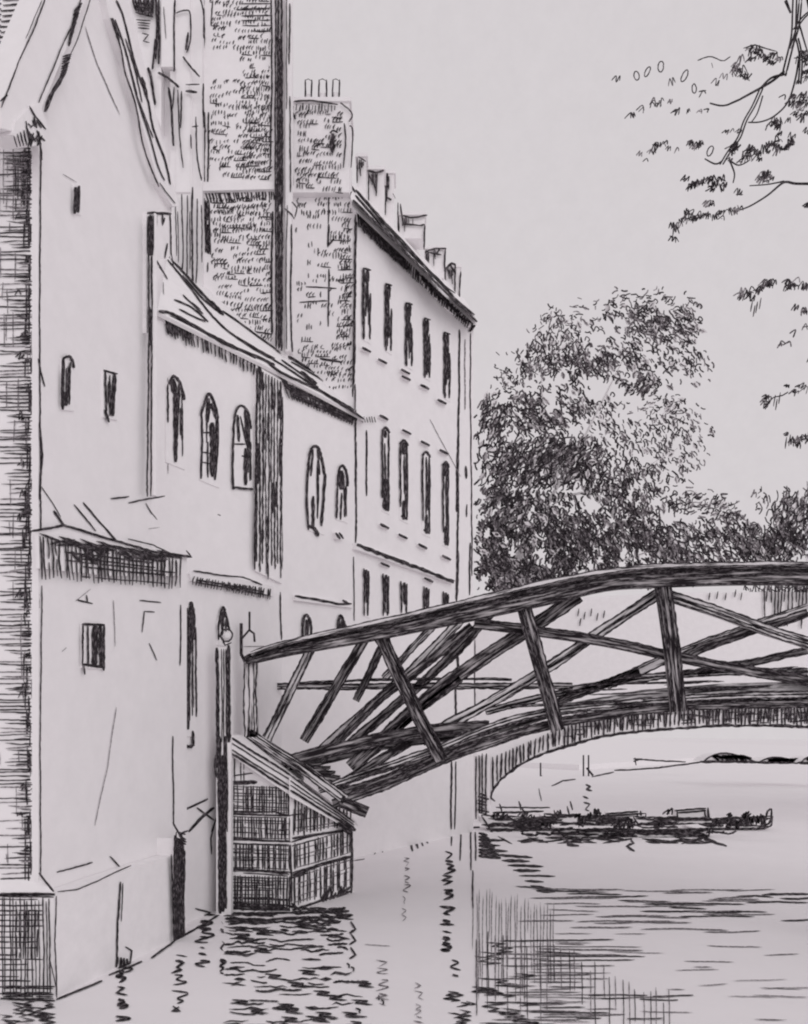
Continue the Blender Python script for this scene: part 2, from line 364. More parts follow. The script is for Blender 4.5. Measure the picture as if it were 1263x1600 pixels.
m.prism([YP(9.5).at(-420, 1397), YP(9.5).at(86, 1397), YP(9.598).at(62, 1374), YP(9.598).at(-420, 1374)], (0, 0, -.02), 'stone')
YP95 = YP(9.5)
m.hatch(YP95, [(-70, 1400), (80, 1400), (82, 1560), (-70, 1560)], 26, 2.4, gap=.03)
for _ in range(6): m.hatch(YP95, [(-10, 1400 + _ * 26), (R.uniform(40, 75), 1400 + _ * 26), (70, 1426 + _ * 26), (-10, 1426 + _ * 26)], 3, 2.6, along='h', gap=.1)
m.hatch(YP95, [(20, 1420), (62, 1420), (60, 1500), (20, 1500)], 9, 2.6, gap=.1); m.hatch(YP95, [(0, 1540), (86, 1540), (86, 1565), (0, 1565)], 8, 3, along='h')
m.stroke(YP95, [(0, 1396), (86, 1397)], 3.4); m.stroke(YP95, [(-10, 1400), (84, 1402)], 3)
m.stroke(P_PLI, [(88, 1400), (86, 1470), (89, 1560)], 2.6); m.stroke(P_PLI, [(90, 1394), (120, 1390), (150, 1378), (175, 1366), (205, 1352)], 2.4); m.stroke(P_PLI, [(78, 1500), (88, 1545)], 2)
m.stroke(P_GAB, [(89, 1363), (145, 1348)], 2.8); m.stroke(P_GAB, [(172, 1338), (190, 1358), (198, 1366)], 3); m.stroke(P_GAB, [(61, 1364), (86, 1397)], 4, off=.12)
m.stroke(P_PLI, [(189, 1378), (184, 1440), (183, 1500)], 3.6); m.stroke(P_PLI, [(192, 1380), (190, 1440)], 1.8); m.stroke(P_PLI, [(196, 1480), (206, 1486), (204, 1504)], 3)
for k in range(4): m.stroke(P_PLI, [(184 + k * 5, 1495 + k), (182 + k * 6, 1512)], 5)
m.stroke(P_SID, [(0, 1374), (60, 1371)], 2.8); m.stroke(P_SID, [(0, 1384), (40, 1388)], 1.6)
m.build('plinth', g)
# roof with its raking copings
m = M()
a0 = P_SID.at(-420, 205); a1 = P_SID.at(62, 190); ap = P_GAB.at(*apex) ; ridge = ap + V((-6, 1.4, 0))
nrm = (a1 - a0).cross(ap - a0); ROOF = Pl(a0, nrm)
m.prism([a0, a1, ap, ap + (a0 - a1)], ROOF.n * -.12, 'stone')
b1 = P_GAB.at(268, 322); m.prism([ap, b1, b1 + (a0 - a1), ap + (a0 - a1)], (0, 0, -.12), 'stone')
for i in range(22):
    y = -20 + i * 8.5; xe = 66 - max(y, 0) * .38
    for k in range(2):
        x = R.uniform(-70, -5) if k else R.uniform(-8, 6); m.stroke(ROOF, [(x, y + 2), (min(xe, x + R.uniform(45, 75)) if not k else 2, y - 1)], 2.8)
m.build('roof', g)
m = M()
m.slab(P_GAB, [(2, 200), (0, 165), (72, -10), (100, -80), (160, -140), (165, -90), (134, 0), (62, 178), (60, 215)], .35, .12, 'plaster')
K = lambda P, w=3, mat='ink', **k: m.stroke(P_GAB, P, w, mat, off=.13 + R.random() * .006, **k)
K([(72, -5), (56, 38), (30, 95), (2, 168)], 2.6); K([(66, 0), (40, 60)], 1.8); K([(0, 158), (12, 148)], 4)
K([(128, -5), (112, 40), (96, 75), (60, 162)], 2.4); K([(142, -5), (122, 60), (100, 105), (72, 175)], 2.2)
for k in range(10): K([(128 - k * 1.6, 4 + k * 5), (116 - k, 18 + k * 6)], 5)
for k in range(9): K([(112 - k * .9, 84 + k * 3), (98 - k * .5, 88 + k * 4)], 4)
K([(104, 108), (92, 130), (78, 150), (70, 175)], 6); K([(100, 112), (84, 138), (70, 172)], 4.5)
m.build('coping', g)
m = M()
m.slab(P_GAB, [(160, -90), (200, -10), (232, 130), (280, 322), (270, 322), (248, 286), (212, 160), (196, 100), (172, 28), (150, -70)], .35, .10, 'plaster')
K = lambda P, w=3, mat='ink', **k: m.stroke(P_GAB, P, w, mat, off=.11 + R.random() * .006, smooth=True, **k)
K([(182, 0), (194, 28), (210, 95), (230, 152), (240, 200), (258, 250), (267, 288)], 3.4); K([(173, 28), (188, 70), (196, 115), (212, 162), (222, 220), (236, 262), (248, 292)], 3.2)
K([(180, 30), (200, 90), (214, 150), (232, 205), (246, 255), (258, 282)], 2.6); K([(196, 60), (212, 110), (222, 160)], 2.2); K([(250, 285), (262, 302), (274, 318)], 1.8)
K([(175, 28), (186, 62)], 6); K([(222, 120), (230, 152)], 5.5); K([(176, 40), (192, 62)], 2); K([(214, 150), (240, 215)], 2); K([(205, 110), (215, 150)], 2)
m.build('coping', g)
m = M()      # carved kneeler at the corner
m.slab(P_GAB, [(20, 210), (24, 190), (46, 168), (62, 160), (74, 195), (68, 226), (44, 228)], .3, .14, 'stone')
for k in range(22): x = 40 + R.random() * 26; y = 180 + R.random() * 40; m.stroke(P_GAB, [(x, y), (x + R.uniform(-8, 10), y + R.uniform(4, 18))], 3.6, off=.15)
for k in range(5): m.stroke(P_GAB, [(22 + k * 5, 212 - k * 3), (27 + k * 5, 230 - k)], 2.8, off=.15)
m.stroke(P_GAB, [(46, 165), (56, 182), (72, 202)], 3, off=.15); m.stroke(P_GAB, [(60, 205), (66, 250)], 4, off=.15)
m.build('kneeler', g)
m = M()      # eave over the lower wall, its shade drawn as ink hatching
m.prism([P_GAB.at(x, y, .04) for x, y in ((60, 830), (100, 822), (180, 845), (296, 868), (284, 874), (282, 900), (170, 900), (62, 888))], P_GAB.n * -.05, 'stone')
E_ = P_GAB.back(-.045)
m.hatch(E_, [(60, 836), (286, 872), (284, 922), (64, 906)], 36, 3.2, gap=.02, ends=.12)
m.hatch(E_, [(80, 850), (284, 878), (284, 916), (84, 900)], 7, 2.8, along='h', gap=.12, ends=.25)
for k in range(30): t = R.random(); x = 60 + t * 200; m.stroke(E_, [(x, 832 + t * 30 + R.uniform(0, 16)), (x + 40, 840 + t * 32 + R.uniform(0, 14))], 4.6, taper=.8)
for k in range(12): x = R.uniform(110, 200); m.stroke(E_, [(x, 855 + R.uniform(0, 20)), (x + 14, 862 + R.uniform(0, 20))], 6)
m.stroke(E_, [(48, 830), (100, 821), (125, 828), (180, 845), (240, 862), (298, 870)], 4.5); m.stroke(E_, [(200, 842), (240, 852), (270, 866)], 2.6); m.stroke(E_, [(291, 860), (300, 871), (286, 870)], 3)
m.build('eave_shade_hatch', g)
window(g, P_GAB, 116, 290, 127, 334, .1, marks=[([(118, 292), (117, 334)], 6), ([(124, 290), (122, 332)], 5)])
window(g, P_GAB, 96, 560, 116, 640, .1, marks=[([(99, 560), (98, 600), (98, 640)], 5.5), ([(98, 560), (110, 558), (116, 575)], 4), ([(110, 566), (108, 632)], 3), ([(102, 612), (103, 634)], 7)])
window(g, P_GAB, 161, 578, 184, 652, .2, marks=[([(165, 580), (166, 645)], 3.5), ([(162, 578), (184, 584)], 3), ([(179, 584), (176, 650)], 6.5), ([(172, 586), (172, 650)], 2.4), ([(164, 640), (170, 660)], 4)])
window(g, P_GAB, 128, 974, 165, 1044, .06, marks=[([(130, 976), (129, 1040)], 3), ([(128, 975), (164, 977)], 3.6), ([(138, 978), (138, 1042)], 3), ([(149, 978), (148, 1040)], 9), ([(157, 976), (158, 1042)], 6), ([(163, 976), (162, 1048)], 3.6), ([(129, 1038), (164, 1042)], 4), ([(131, 1040), (133, 1054)], 3)])
# drainpipe against the gable's end
m = M(); x_, y_ = P_GAB.at(235, 600).x, P_GAB.at(235, 600).y
zt = P_GAB.at(235, 335).z; zb = P_GAB.at(235, 775).z
m.tube([(x_ + .05, y_, zt), (x_ + .05, y_, zb)], .045, 8, 'stone')
PP = P_GAB.back(-.1)
m.stroke(PP, [(232, 345), (233, 500), (230, 776)], 3.4); m.stroke(PP, [(238, 400), (237, 600), (236, 775)], 3); m.stroke(PP, [(234, 480), (235, 540)], 5); m.stroke(PP, [(236, 400), (237, 470)], 2.4)
m.build('drainpipe', g)
m = M()
m.slab(P_GAB, [(229, 332), (268, 332), (267, 400), (250, 405), (232, 520), (229, 520)], .4, .06, 'stone')
m.hatch(P_GAB.back(-.062), [(231, 334), (242, 334), (240, 400), (231, 400)], 4, 4, gap=0); m.stroke(P_GAB, [(230, 332), (268, 334)], 5, off=.07); m.stroke(P_GAB, [(245, 336), (243, 380)], 3.5, off=.07)
m.stroke(P_GAB, [(266, 335), (268, 395), (272, 420)], 2.6, off=.07); m.stroke(P_GAB, [(262, 380), (258, 404)], 3, off=.07); m.stroke(P_GAB, [(254, 334), (254, 352), (258, 340)], 3, off=.07); m.stroke(P_GAB, [(241, 400), (262, 436)], 2.2, off=.07)
m.build('end_pier', g)

# ------------------------------------------------------------ low range by the bridge
P_LOW = P_GAB.back(.06)
g = thing('low_riverside_range', 'low white wall with pointed slit windows and a dark buttress beside the bridge', 'building', (-4.2, 14, 0))
m = M(); m.prism([P_LOW.at(x, y) for x, y in ((290, 1500), (290, 893), (440, 930), (440, 1370), (345, 1445))], P_LOW.n * -.5, 'plaster')
L_ = lambda P, w=3, mat='ink', **k: m.stroke(P_LOW, P, w, mat, **k)
L_([(283, 945), (282, 1040)], 2.4, off=.07); L_([(438, 925), (440, 1000)], 2.8); L_([(420, 1010), (380, 1010)], 1)
L_([(276, 1262), (284, 1268), (325, 1248)], 4); L_([(308, 1262), (335, 1282)], 3.4); L_([(295, 1300), (315, 1278), (335, 1262)], 5.5); L_([(336, 1284), (330, 1310), (331, 1335)], 2.6); L_([(340, 1276), (330, 1300)], 2.6)
L_([(305, 1420), (335, 1428)], 3)
m.build('wall', g)
m = M(); m.prism([P_LOW.at(x, y, .04) for x, y in ((296, 896), (304, 890), (428, 916), (428, 932), (300, 908))], P_LOW.n * -.05, 'stone')
LB = P_LOW.back(-.045)
m.hatch(LB, [(302, 900), (426, 920), (424, 938), (298, 914)], 26, 3, gap=.02); m.hatch(LB, [(304, 902), (420, 922), (420, 934), (302, 912)], 2, 3, along='h', gap=0); m.stroke(LB, [(302, 892), (340, 898), (380, 902), (410, 914)], 3)
for k in range(6): m.stroke(LB, [(350 + k * 8, 910 + k), (356 + k * 8, 922 + k)], 5)
m.build('cornice', g)
window(g, P_LOW, 288, 938, 308, 1150, .1, 'point', marks=[([(298, 940), (303, 962), (302, 1000)], 6), ([(293, 950), (292, 1040), (288, 1130)], 4.5), ([(298, 965), (294, 1080), (294, 1140)], 5.5), ([(306, 980), (307, 1120)], 2.6), ([(286, 1030), (286, 1135)], 4), ([(299, 945), (296, 990)], 6), ([(283, 1150), (290, 1166), (302, 1166)], 5), ([(302, 1142), (303, 1166)], 4)])
window(g, P_LOW, 340, 948, 360, 1008, .1, 'point', marks=[([(341, 985), (345, 960), (349, 948), (353, 958), (359, 985)], 3.4), ([(349, 955), (348, 982)], 5.5), ([(342, 976), (342, 1000)], 3)])
m = M(); m.slab(P_LOW, [(273, 1310), (290, 1310), (289, 1480), (273, 1487)], .4, .34, 'stone')
LB2 = P_LOW.back(-.345)
for k in range(7): x = 273 + k * 2.6; m.stroke(LB2, [(x, 1300 + R.uniform(0, 30)), (x - 1 + R.uniform(-1, 1), 1400), (x - 1, 1470 + R.uniform(-5, 10))], 3.2 if k < 3 else 4.6)
for k in range(9): m.stroke(LB2, [(274 + R.uniform(0, 6), 1300 + k * 3), (290 + R.uniform(-5, 3), 1304 + k * 4)], 4)
m.stroke(LB2, [(268, 1335), (270, 1400), (272, 1470)], 3); m.stroke(LB2, [(270, 1285), (280, 1304), (294, 1298)], 4)
m.build('buttress', g, 'dark narrow buttress at the water')

# ------------------------------------------------------------ range with arched windows
g = thing('arched_window_range', 'white riverside range with pointed arched windows under a steep pale roof', 'building', (-3.5, 18, 0))
m = M()
m.prism([P_RNG.at(x, y) for x, y in ((150, 1300), (150, 420), (249, 484), (430, 584), (556, 652), (556, 1340), (440, 1385), (300, 1400))], P_RNG.n * -.6, 'plaster')
W_ = lambda P, w=3, mat='ink', **k: m.stroke(P_RNG, P, w, mat, **k)
W_([(442, 620), (440, 760), (441, 890)], 3); W_([(556, 640), (556, 700), (557, 790), (556, 850)], 3.4); W_([(553, 870), (554, 970)], 2); W_([(557, 690), (555, 760)], 3)
W_([(242, 625), (242, 670)], 1.4, 'faint'); W_([(241, 700), (242, 730)], 1.2, 'faint'); W_([(262, 590), (263, 740)], 1.6, 'faint')
m.build('wall', g)
m = M()      # strip between the two bays, strokes paint the shade of a return wall
m.slab(P_RNG, [(400, 570), (440, 594), (441, 912), (400, 892)], .15, .06, 'stone')
SB = P_RNG.back(-.065)
for k in range(9): x = 402 + k * 4.6; m.stroke(SB, [(x, 576 + k * 2.4), (x + R.uniform(-1, 1), 740), (x + R.uniform(-2, 2), 870 + R.uniform(0, 30) + k * 1.5)], 3.4 if k < 2 else R.uniform(2.2, 3.6), wj=.5)
for k in range(8): x = 402 + R.random() * 36; y = R.uniform(600, 820); m.stroke(SB, [(x, y), (x, y + R.uniform(30, 70))], 4)
m.stroke(SB, [(402, 575), (400, 720), (398, 890)], 4); m.stroke(SB, [(405, 570), (412, 610)], 7); m.stroke(SB, [(425, 590), (427, 640)], 4.5)
m.build('pilaster', g)
m = M()      # roof
eL = P_RNG.at(246, 487, .12); eM = P_RNG.at(430, 579, .12); eR = P_RNG.at(570, 655, .12)
tL = YP(19.4).at(262, 398)
RF1 = Pl(eL, (eM - eL).cross(tL - eL)); tM = RF1.at(430, 543); RF2 = Pl(eM, (eR - eM).cross(tM - eM)); tR = RF2.at(578, 640)
m.prism([eL, eM, tM, tL], (-.02, .05, -.05), 'plaster'); m.prism([eM, eR, tR, tM], (-.02, .05, -.05), 'plaster')
for P, w_ in (([(262, 405), (300, 452), (340, 502), (390, 540), (425, 560)], 3), ([(265, 400), (290, 428), (320, 462), (350, 490)], 4.2), ([(348, 485), (390, 515), (432, 545)], 3), ([(285, 430), (320, 468), (350, 492)], 3), ([(330, 470), (348, 490)], 6),
              ([(272, 468), (300, 480), (326, 502)], 2.8), ([(280, 482), (305, 495), (322, 502)], 2.6), ([(286, 460), (318, 490)], 2.4), ([(300, 472), (314, 484)], 2), ([(248, 486), (270, 490), (310, 512), (350, 535), (400, 556), (430, 570)], 4.6), ([(370, 525), (410, 550), (430, 560)], 2.6), ([(255, 440), (256, 460)], 1.2), ([(240, 405), (262, 436)], 2)):
    m.stroke(RF1, P, w_, smooth=True, off=.02)
for P, w_ in (([(432, 546), (470, 568), (520, 598), (572, 638)], 4), ([(425, 560), (470, 588), (510, 615), (560, 642)], 3), ([(440, 562), (480, 590), (498, 606)], 2.6), ([(420, 566), (440, 582), (500, 610), (570, 655)], 4.4), ([(455, 565), (500, 590), (530, 612)], 2.4), ([(470, 580), (495, 600)], 6)):
    m.stroke(RF2, P, w_, smooth=True, off=.02)
m.build('roof', g)
m = M()      # thin eave strip, with the shade below it hatched in ink
m.prism([P_RNG.at(x, y, .03) for x, y in ((250, 484), (404, 568), (404, 576), (330, 538), (258, 504))], P_RNG.n * -.05, 'stone')
m.prism([P_RNG.at(x, y, .03) for x, y in ((436, 584), (562, 650), (558, 660), (520, 650), (445, 606))], P_RNG.n * -.05, 'stone')
EB = P_RNG.back(-.035)
m.hatch(EB, [(256, 492), (406, 566), (404, 590), (262, 528)], 27, 3.2, gap=0, ends=.2); m.hatch(EB, [(256, 490), (300, 510), (300, 532), (262, 520)], 10, 4, gap=0)
m.stroke(EB, [(258, 492), (330, 524), (400, 560)], 6, taper=.8); m.stroke(EB, [(262, 496), (300, 514)], 8)
m.hatch(EB, [(440, 592), (560, 652), (556, 668), (450, 622)], 24, 3.2, gap=0, ends=.1); m.hatch(EB, [(440, 592), (560, 652), (556, 664), (450, 618)], 4, 4, along='h', gap=0, ends=.1)
m.stroke(EB, [(505, 632), (556, 654)], 12); m.stroke(EB, [(436, 582), (450, 604)], 9); m.stroke(EB, [(444, 602), (480, 622)], 6); m.stroke(EB, [(510, 640), (552, 660)], 7)
for k in range(6): m.stroke(EB, [(565 + k * 4, 652 + R.uniform(-2, 2)), (567 + k * 4, 660)], 3)
m.build('eave_shade_hatch', g)
window(g, P_RNG, 259, 586, 289, 722, .4, 'round', marks=[([(264, 600), (270, 588), (278, 592), (284, 605), (288, 625)], 4.5), ([(270, 592), (274, 615)], 9), ([(274, 610), (274, 660), (275, 722)], 6.5), ([(280, 600), (278, 640), (276, 690)], 4.5), ([(262, 600), (263, 660)], 3)])
window(g, P_RNG, 312, 614, 343, 750, .4, 'point', marks=[([(314, 650), (320, 630), (327, 615), (336, 632), (341, 655)], 4.2), ([(315, 640), (316, 700), (314, 748)], 3.4), ([(326, 622), (324, 660)], 6), ([(332, 660), (333, 745)], 8.5), ([(330, 630), (338, 655)], 5), ([(340, 650), (340, 700), (336, 750)], 4), ([(318, 676), (342, 676)], 2.4), ([(316, 706), (328, 708)], 2.2), ([(316, 722), (328, 724)], 2.4), ([(325, 690), (325, 746)], 2.8)])
window(g, P_RNG, 363, 634, 395, 760, .1, 'round', marks=[([(364, 690), (366, 660), (370, 640), (378, 634), (388, 645), (393, 670)], 3.8), ([(365, 670), (364, 755), (370, 762), (396, 764)], 3.6), ([(371, 648), (374, 690)], 4.5), ([(366, 694), (384, 694)], 2.6), ([(384, 640), (388, 700)], 6.5), ([(384, 700), (384, 758)], 6), ([(392, 690), (392, 750)], 2.6), ([(376, 650), (384, 690)], 2.4), ([(378, 712), (392, 714)], 3)])
window(g, P_RNG, 480, 697, 507, 828, .3, 'round', marks=[([(482, 740), (484, 710), (490, 698), (498, 700), (504, 720), (508, 745)], 4), ([(482, 720), (480, 780), (482, 828)], 3.6), ([(508, 740), (506, 780), (502, 822)], 4.6), ([(489, 702), (486, 744)], 3.4), ([(496, 702), (500, 742)], 3), ([(490, 775), (489, 825)], 5), ([(482, 822), (492, 826), (498, 838)], 5)])
window(g, P_RNG, 526, 728, 544, 812, .3, 'round', marks=[([(527, 760), (530, 735), (536, 728), (542, 740), (544, 760)], 4), ([(534, 735), (534, 765)], 9), ([(528, 760), (526, 810)], 3.4), ([(534, 770), (533, 812)], 2.8), ([(541, 760), (539, 808)], 3.6)])
window(g, P_RNG, 471, 960, 488, 1004, .1, 'point', marks=[([(472, 1000), (474, 970), (479, 961), (485, 972), (487, 1000)], 4), ([(479, 968), (479, 1000)], 4)])
window(g, P_RNG, 525, 962, 542, 1000, .1, 'point', marks=[([(527, 990), (530, 970), (533, 963), (539, 978), (541, 992)], 4.4), ([(534, 970), (536, 992)], 5)])
m = M(); m.slab(P_RNG, [(462, 930), (552, 942), (552, 950), (462, 938)], .12, .08, 'stone'); m.stroke(P_RNG, [(461, 931), (490, 936), (512, 941)], 5, off=.09); m.stroke(P_RNG, [(505, 939), (530, 944), (550, 943)], 4, off=.09); m.stroke(P_RNG, [(535, 938), (545, 944)], 5, off=.09); m.build('string_course', g)
m = M(); m.slab(P_RNG, [(524, 832), (536, 832), (538, 842), (526, 842)], .1, .1, 'stone'); m.stroke(P_RNG, [(525, 832), (532, 842)], 5, off=.11); m.stroke(P_RNG, [(530, 832), (537, 842)], 4, off=.11); m.build('sill', g)

# ------------------------------------------------------------ tall brick block
g = thing('tall_brick_block', 'tall brick block with a dark drainpipe rising out of the top of the view', 'building', (-4, 21, 0))
m = M(); m.prism([(-9.2, 19.5, 0), (-2.72, 19.5, 0), (-3.35, 24, 0), (-9.2, 24, 0)], (0, 0, 23.5), 'plaster')
bricks(m, P_BRK, 326, -8, 424, 282, lambda u, v: .25 + .62 * (u > .55) + .3 * (v > .45) + .25 * (v < .25) - .45 * (v > .3) * (v < .45) * (u < .5), rowh=11)
bricks(m, P_BRK, 328, 312, 426, 545, lambda u, v: .62 + .35 * (v < .25) + .25 * (u > .6))
bricks(m, P_BRK, 340, 312, 420, 370, lambda u, v: .5); bricks(m, P_BRK, 376, 120, 424, 282, lambda u, v: .45)
m.hatch(P_BRK, [(318, 296), (440, 294), (440, 312), (325, 318)], 26, 3.4, gap=.03); m.stroke(P_BRK, [(318, 297), (345, 300), (400, 294), (440, 295)], 5)  # hatching draws the dark shade under the string course
m.hatch(P_BRK, [(318, 300), (328, 320), (330, 400), (320, 400)], 4, 3.4, gap=.1)
m.hatch(P_BRK, [(376, -6), (424, -6), (424, 50), (376, 50)], 7, 2.4, along='h', gap=.2)
for x in (320, 326): m.stroke(P_BRK, [(x, 175), (x - 1, 285)], 3.4)
m.stroke(P_BRK, [(318, -5), (319, 60), (316, 120), (318, 190)], 3.4); m.stroke(P_BRK, [(325, 410), (324, 425)], 3); m.stroke(P_BRK, [(332, 0), (330, 40)], 2.6)
m.stroke(P_BRK, [(395, 518), (425, 522)], 3)
m.stroke(P_BRK, [(424, -5), (425, 120), (422, 262)], 3.2); m.stroke(P_BRK, [(426, 330), (424, 430), (425, 522)], 4)
m.build('wall', g)
m = M(); m.slab(P_BRK, [(314, 284), (436, 284), (436, 295), (314, 298)], .2, .1, 'stone'); m.build('string_course', g)
m = M()
m.tube([P_BRK.at(436, y, .12) for y in (-40, 545)], .075, 8, 'plaster')
D = P_BRK.back(-.2)
m.stroke(D, [(431, -8), (430, 200), (432, 545)], 3.4); m.stroke(D, [(435, -8), (434, 240), (435, 400), (436, 545)], 4.5); m.stroke(D, [(438, 60), (438, 280)], 5); m.stroke(D, [(440, -8), (441, 250), (440, 548)], 4.4); m.stroke(D, [(436, 120), (436, 300)], 9); m.stroke(D, [(434, 290), (436, 320)], 12); m.stroke(D, [(436, 330), (437, 540)], 5.5)
m.build('drainpipe', g)
m = M(); m.slab(P_BRK, [(446, -20), (456, -20), (456, 548), (446, 548)], .25, .13, 'stone'); D = P_BRK.back(-.135)
m.stroke(D, [(448, -6), (448, 170)], 1.8); m.stroke(D, [(453, 5), (452, 100)], 3); m.stroke(D, [(453, 150), (454, 300)], 2.6); m.stroke(D, [(449, 320), (447, 430), (448, 545)], 1.8); m.stroke(D, [(456, 350), (454, 480), (457, 550)], 3.4); m.stroke(D, [(444, 325), (456, 335), (460, 342), (464, 325), (456, 315)], 2.6)
m.build('corner_strip', g)
m = M()      # tall shafted bay at its left
for (x0, x1, y0, y1, o) in ((252, 274, -20, 104, .35), (275, 297, -20, 300, .3), (298, 316, -20, 560, .2), (266, 300, 110, 470, .26)):
    m.slab(P_BRK, [(x0, y0), (x1, y0), (x1, y1), (x0, y1)], o + .1, o, 'plaster')
D = P_BRK.back(-.36)
for P, w_ in (([(273, -5), (272, 60), (272, 112)], 3.6), ([(243, -5), (246, 40), (243, 92)], 5), ([(248, -5), (249, 60), (248, 100)], 4), ([(243, 60), (240, 90), (238, 108)], 4), ([(275, 20), (290, 16), (297, 22), (298, 60), (292, 82)], 2.8), ([(294, 50), (291, 78)], 4.5), ([(286, 88), (298, 104), (312, 120)], 3.4), ([(247, 113), (262, 122), (280, 136)], 4.4), ([(231, 105), (237, 125), (242, 164)], 5), ([(263, 136), (268, 170), (271, 228)], 4.6), ([(272, 135), (270, 170)], 2.6), ([(278, 140), (280, 200), (286, 262)], 2.6), ([(284, 142), (282, 200)], 3), ([(290, 132), (312, 132)], 2.4), ([(290, 142), (308, 144)], 5), ([(306, 182), (308, 240), (315, 282)], 3), ([(300, 198), (310, 197)], 3), ([(298, 210), (299, 232)], 2.4), ([(318, 130), (318, 188), (322, 206)], 3.6),
              ([(284, 303), (286, 400), (284, 430)], 2.6), ([(293, 305), (292, 440)], 2.4), ([(301, 292), (300, 360), (302, 450)], 3.6), ([(308, 310), (308, 400), (306, 450)], 2.6), ([(315, 320), (316, 410)], 2.2), ([(278, 330), (279, 410)], 1.8), ([(297, 330), (297, 420)], 1.8), ([(274, 300), (276, 400)], 2), ([(312, -5), (318, 20), (319, 60)], 3), ([(256, 10), (259, 60)], 1.4), ([(225, 205), (236, 240)], 1.6)):
    m.stroke(D, P, w_, smooth=len(P) > 2)
m.hatch(D, [(205, -5), (243, -5), (240, 26), (212, 18)], 9, 4, gap=0); m.hatch(D, [(205, -5), (243, -5), (240, 30), (212, 22)], 5, 4, along='h', gap=0); m.hatch(D, [(212, 28), (236, 30), (234, 46), (216, 44)], 4, 3, along='h', gap=0); m.stroke(D, [(222, 52), (232, 54), (224, 64), (234, 66)], 2.6)
m.slab(P_BRK, [(200, -20), (252, -20), (252, 200), (225, 130)], .4, .3, 'plaster')
m.build('shafted_bay', g)

# ------------------------------------------------------------ far house
g = thing('far_riverside_house', 'three storey river house with tall sash windows and a row of roof chimneys', 'house', (-.5, 23, 0))
m = M()
fac = [(555, 1345), (555, 322), (740, 506), (740, 1300)]
m.prism([P_HSE.at(x, y) for x, y in fac], P_HSE.n * -.5, 'plaster')
W_ = lambda P, w=3, mat='ink', **k: m.stroke(P_HSE, P, w, mat, **k)
W_([(718, 515), (718, 600), (716, 700), (716, 800), (714, 940)], 3.6); W_([(736, 520), (735, 600), (737, 750), (738, 900)], 2.4); W_([(727, 530), (727, 640)], 2, 'faint'); W_([(716, 680), (714, 800)], 4.5); W_([(716, 860), (714, 938)], 5)
W_([(728, 728), (729, 748)], 4); W_([(730, 788), (729, 808)], 3); W_([(735, 848), (734, 930)], 3); W_([(556, 335), (555, 420), (553, 600)], 5); W_([(555, 600), (555, 640)], 3)
W_([(573, 672), (573, 775)], 3.4); W_([(706, 1190), (705, 1296)], 3.4); W_([(713, 1190), (711, 1296)], 2.6); W_([(714, 1000), (716, 1050)], 5); W_([(712, 1060), (713, 1120)], 4); W_([(742, 1000), (742, 1110)], 2.4, 'ink')
W_([(672, 655), (720, 745)], 1.1, 'faint')
m.build('river_wall', g)
m = M()
m.prism([P_END.at(x, y) for x, y in ((450, 640), (450, 170), (500, 240), (556, 322), (556, 700), (540, 1345), (450, 1345))], (0, .5, 0), 'plaster')
bricks(m, P_END, 461, 268, 500, 300, lambda u, v: .7, rowh=12); bricks(m, P_END, 461, 300, 551, 545, lambda u, v: .24 + .45 * (u > .72) + .2 * (v < .2), rowh=12, slant=.05)
bricks(m, P_END, 466, 540, 551, 585, lambda u, v: .85, rowh=10); bricks(m, P_END, 505, 580, 551, 612, lambda u, v: .95, rowh=10)
bricks(m, P_END, 530, 350, 551, 545, lambda u, v: .7)
W_ = lambda P, w=3, mat='ink', **k: m.stroke(P_END, P, w, mat, **k)
W_([(514, 300), (513, 350)], 2.6); W_([(514, 350), (512, 385), (522, 372)], 4); W_([(514, 420), (513, 510)], 3); W_([(478, 448), (526, 450)], 2.6); W_([(468, 472), (512, 470)], 2.6); W_([(554, 480), (551, 620)], 2.6); W_([(500, 560), (535, 566)], 4)
W_([(470, 243), (492, 278)], 6); W_([(470, 272), (480, 282)], 8); W_([(498, 275), (516, 280)], 9); W_([(520, 278), (528, 274), (526, 286)], 4)
m.build('end_wall', g)
P_RID = P_HSE.back(1.6)
m = M()
e0, e1 = P_HSE.at(549, 312, .22), P_HSE.at(747, 503, .22); r0, r1 = P_RID.at(540, 275), P_RID.at(728, 470)
m.prism([e0, e1, r1, r0], (0, 0, -.18), 'plaster')
RR = Pl(e0, (e1 - e0).cross(r0 - e0))
W_ = lambda P, w=3, mat='ink', **k: m.stroke(RR, P, w, mat, off=.02, **k)
W_([(534, 265), (556, 300)], 3); W_([(556, 296), (600, 345), (660, 410), (710, 465), (742, 492)], 3.6); W_([(556, 304), (610, 365), (640, 395)], 3); W_([(634, 385), (660, 412), (690, 440), (705, 458)], 2.4); W_([(672, 425), (700, 450), (712, 458)], 2.6); W_([(720, 475), (732, 483)], 2)
W_([(552, 312), (600, 360), (690, 450), (746, 503)], 4.5)
m.build('roof', g)
m = M(); EP = P_HSE.back(-.035)  # eave of the far house, shade painted on as hatching
m.prism([P_HSE.at(x, y, .03) for x, y in ((556, 318), (742, 500), (736, 512), (700, 484), (640, 422), (600, 385), (558, 345))], P_HSE.n * -.05, 'stone')
m.hatch(EP, [(558, 326), (740, 502), (734, 518), (560, 356)], 58, 3.2, gap=.02, ends=.15); m.hatch(EP, [(558, 326), (640, 404), (636, 424), (562, 352)], 5, 5, along='h', gap=0, ends=.15)
m.hatch(EP, [(640, 404), (740, 502), (734, 512), (640, 420)], 3, 3.4, along='h', gap=.1, ends=.2); m.stroke(EP, [(726, 498), (744, 506), (734, 518)], 5)
for k in range(12): x = 562 + R.random() * 45; m.stroke(EP, [(x, x - 228), (x + 10, x - 204)], 6)
m.build('eave_shade_hatch', g)
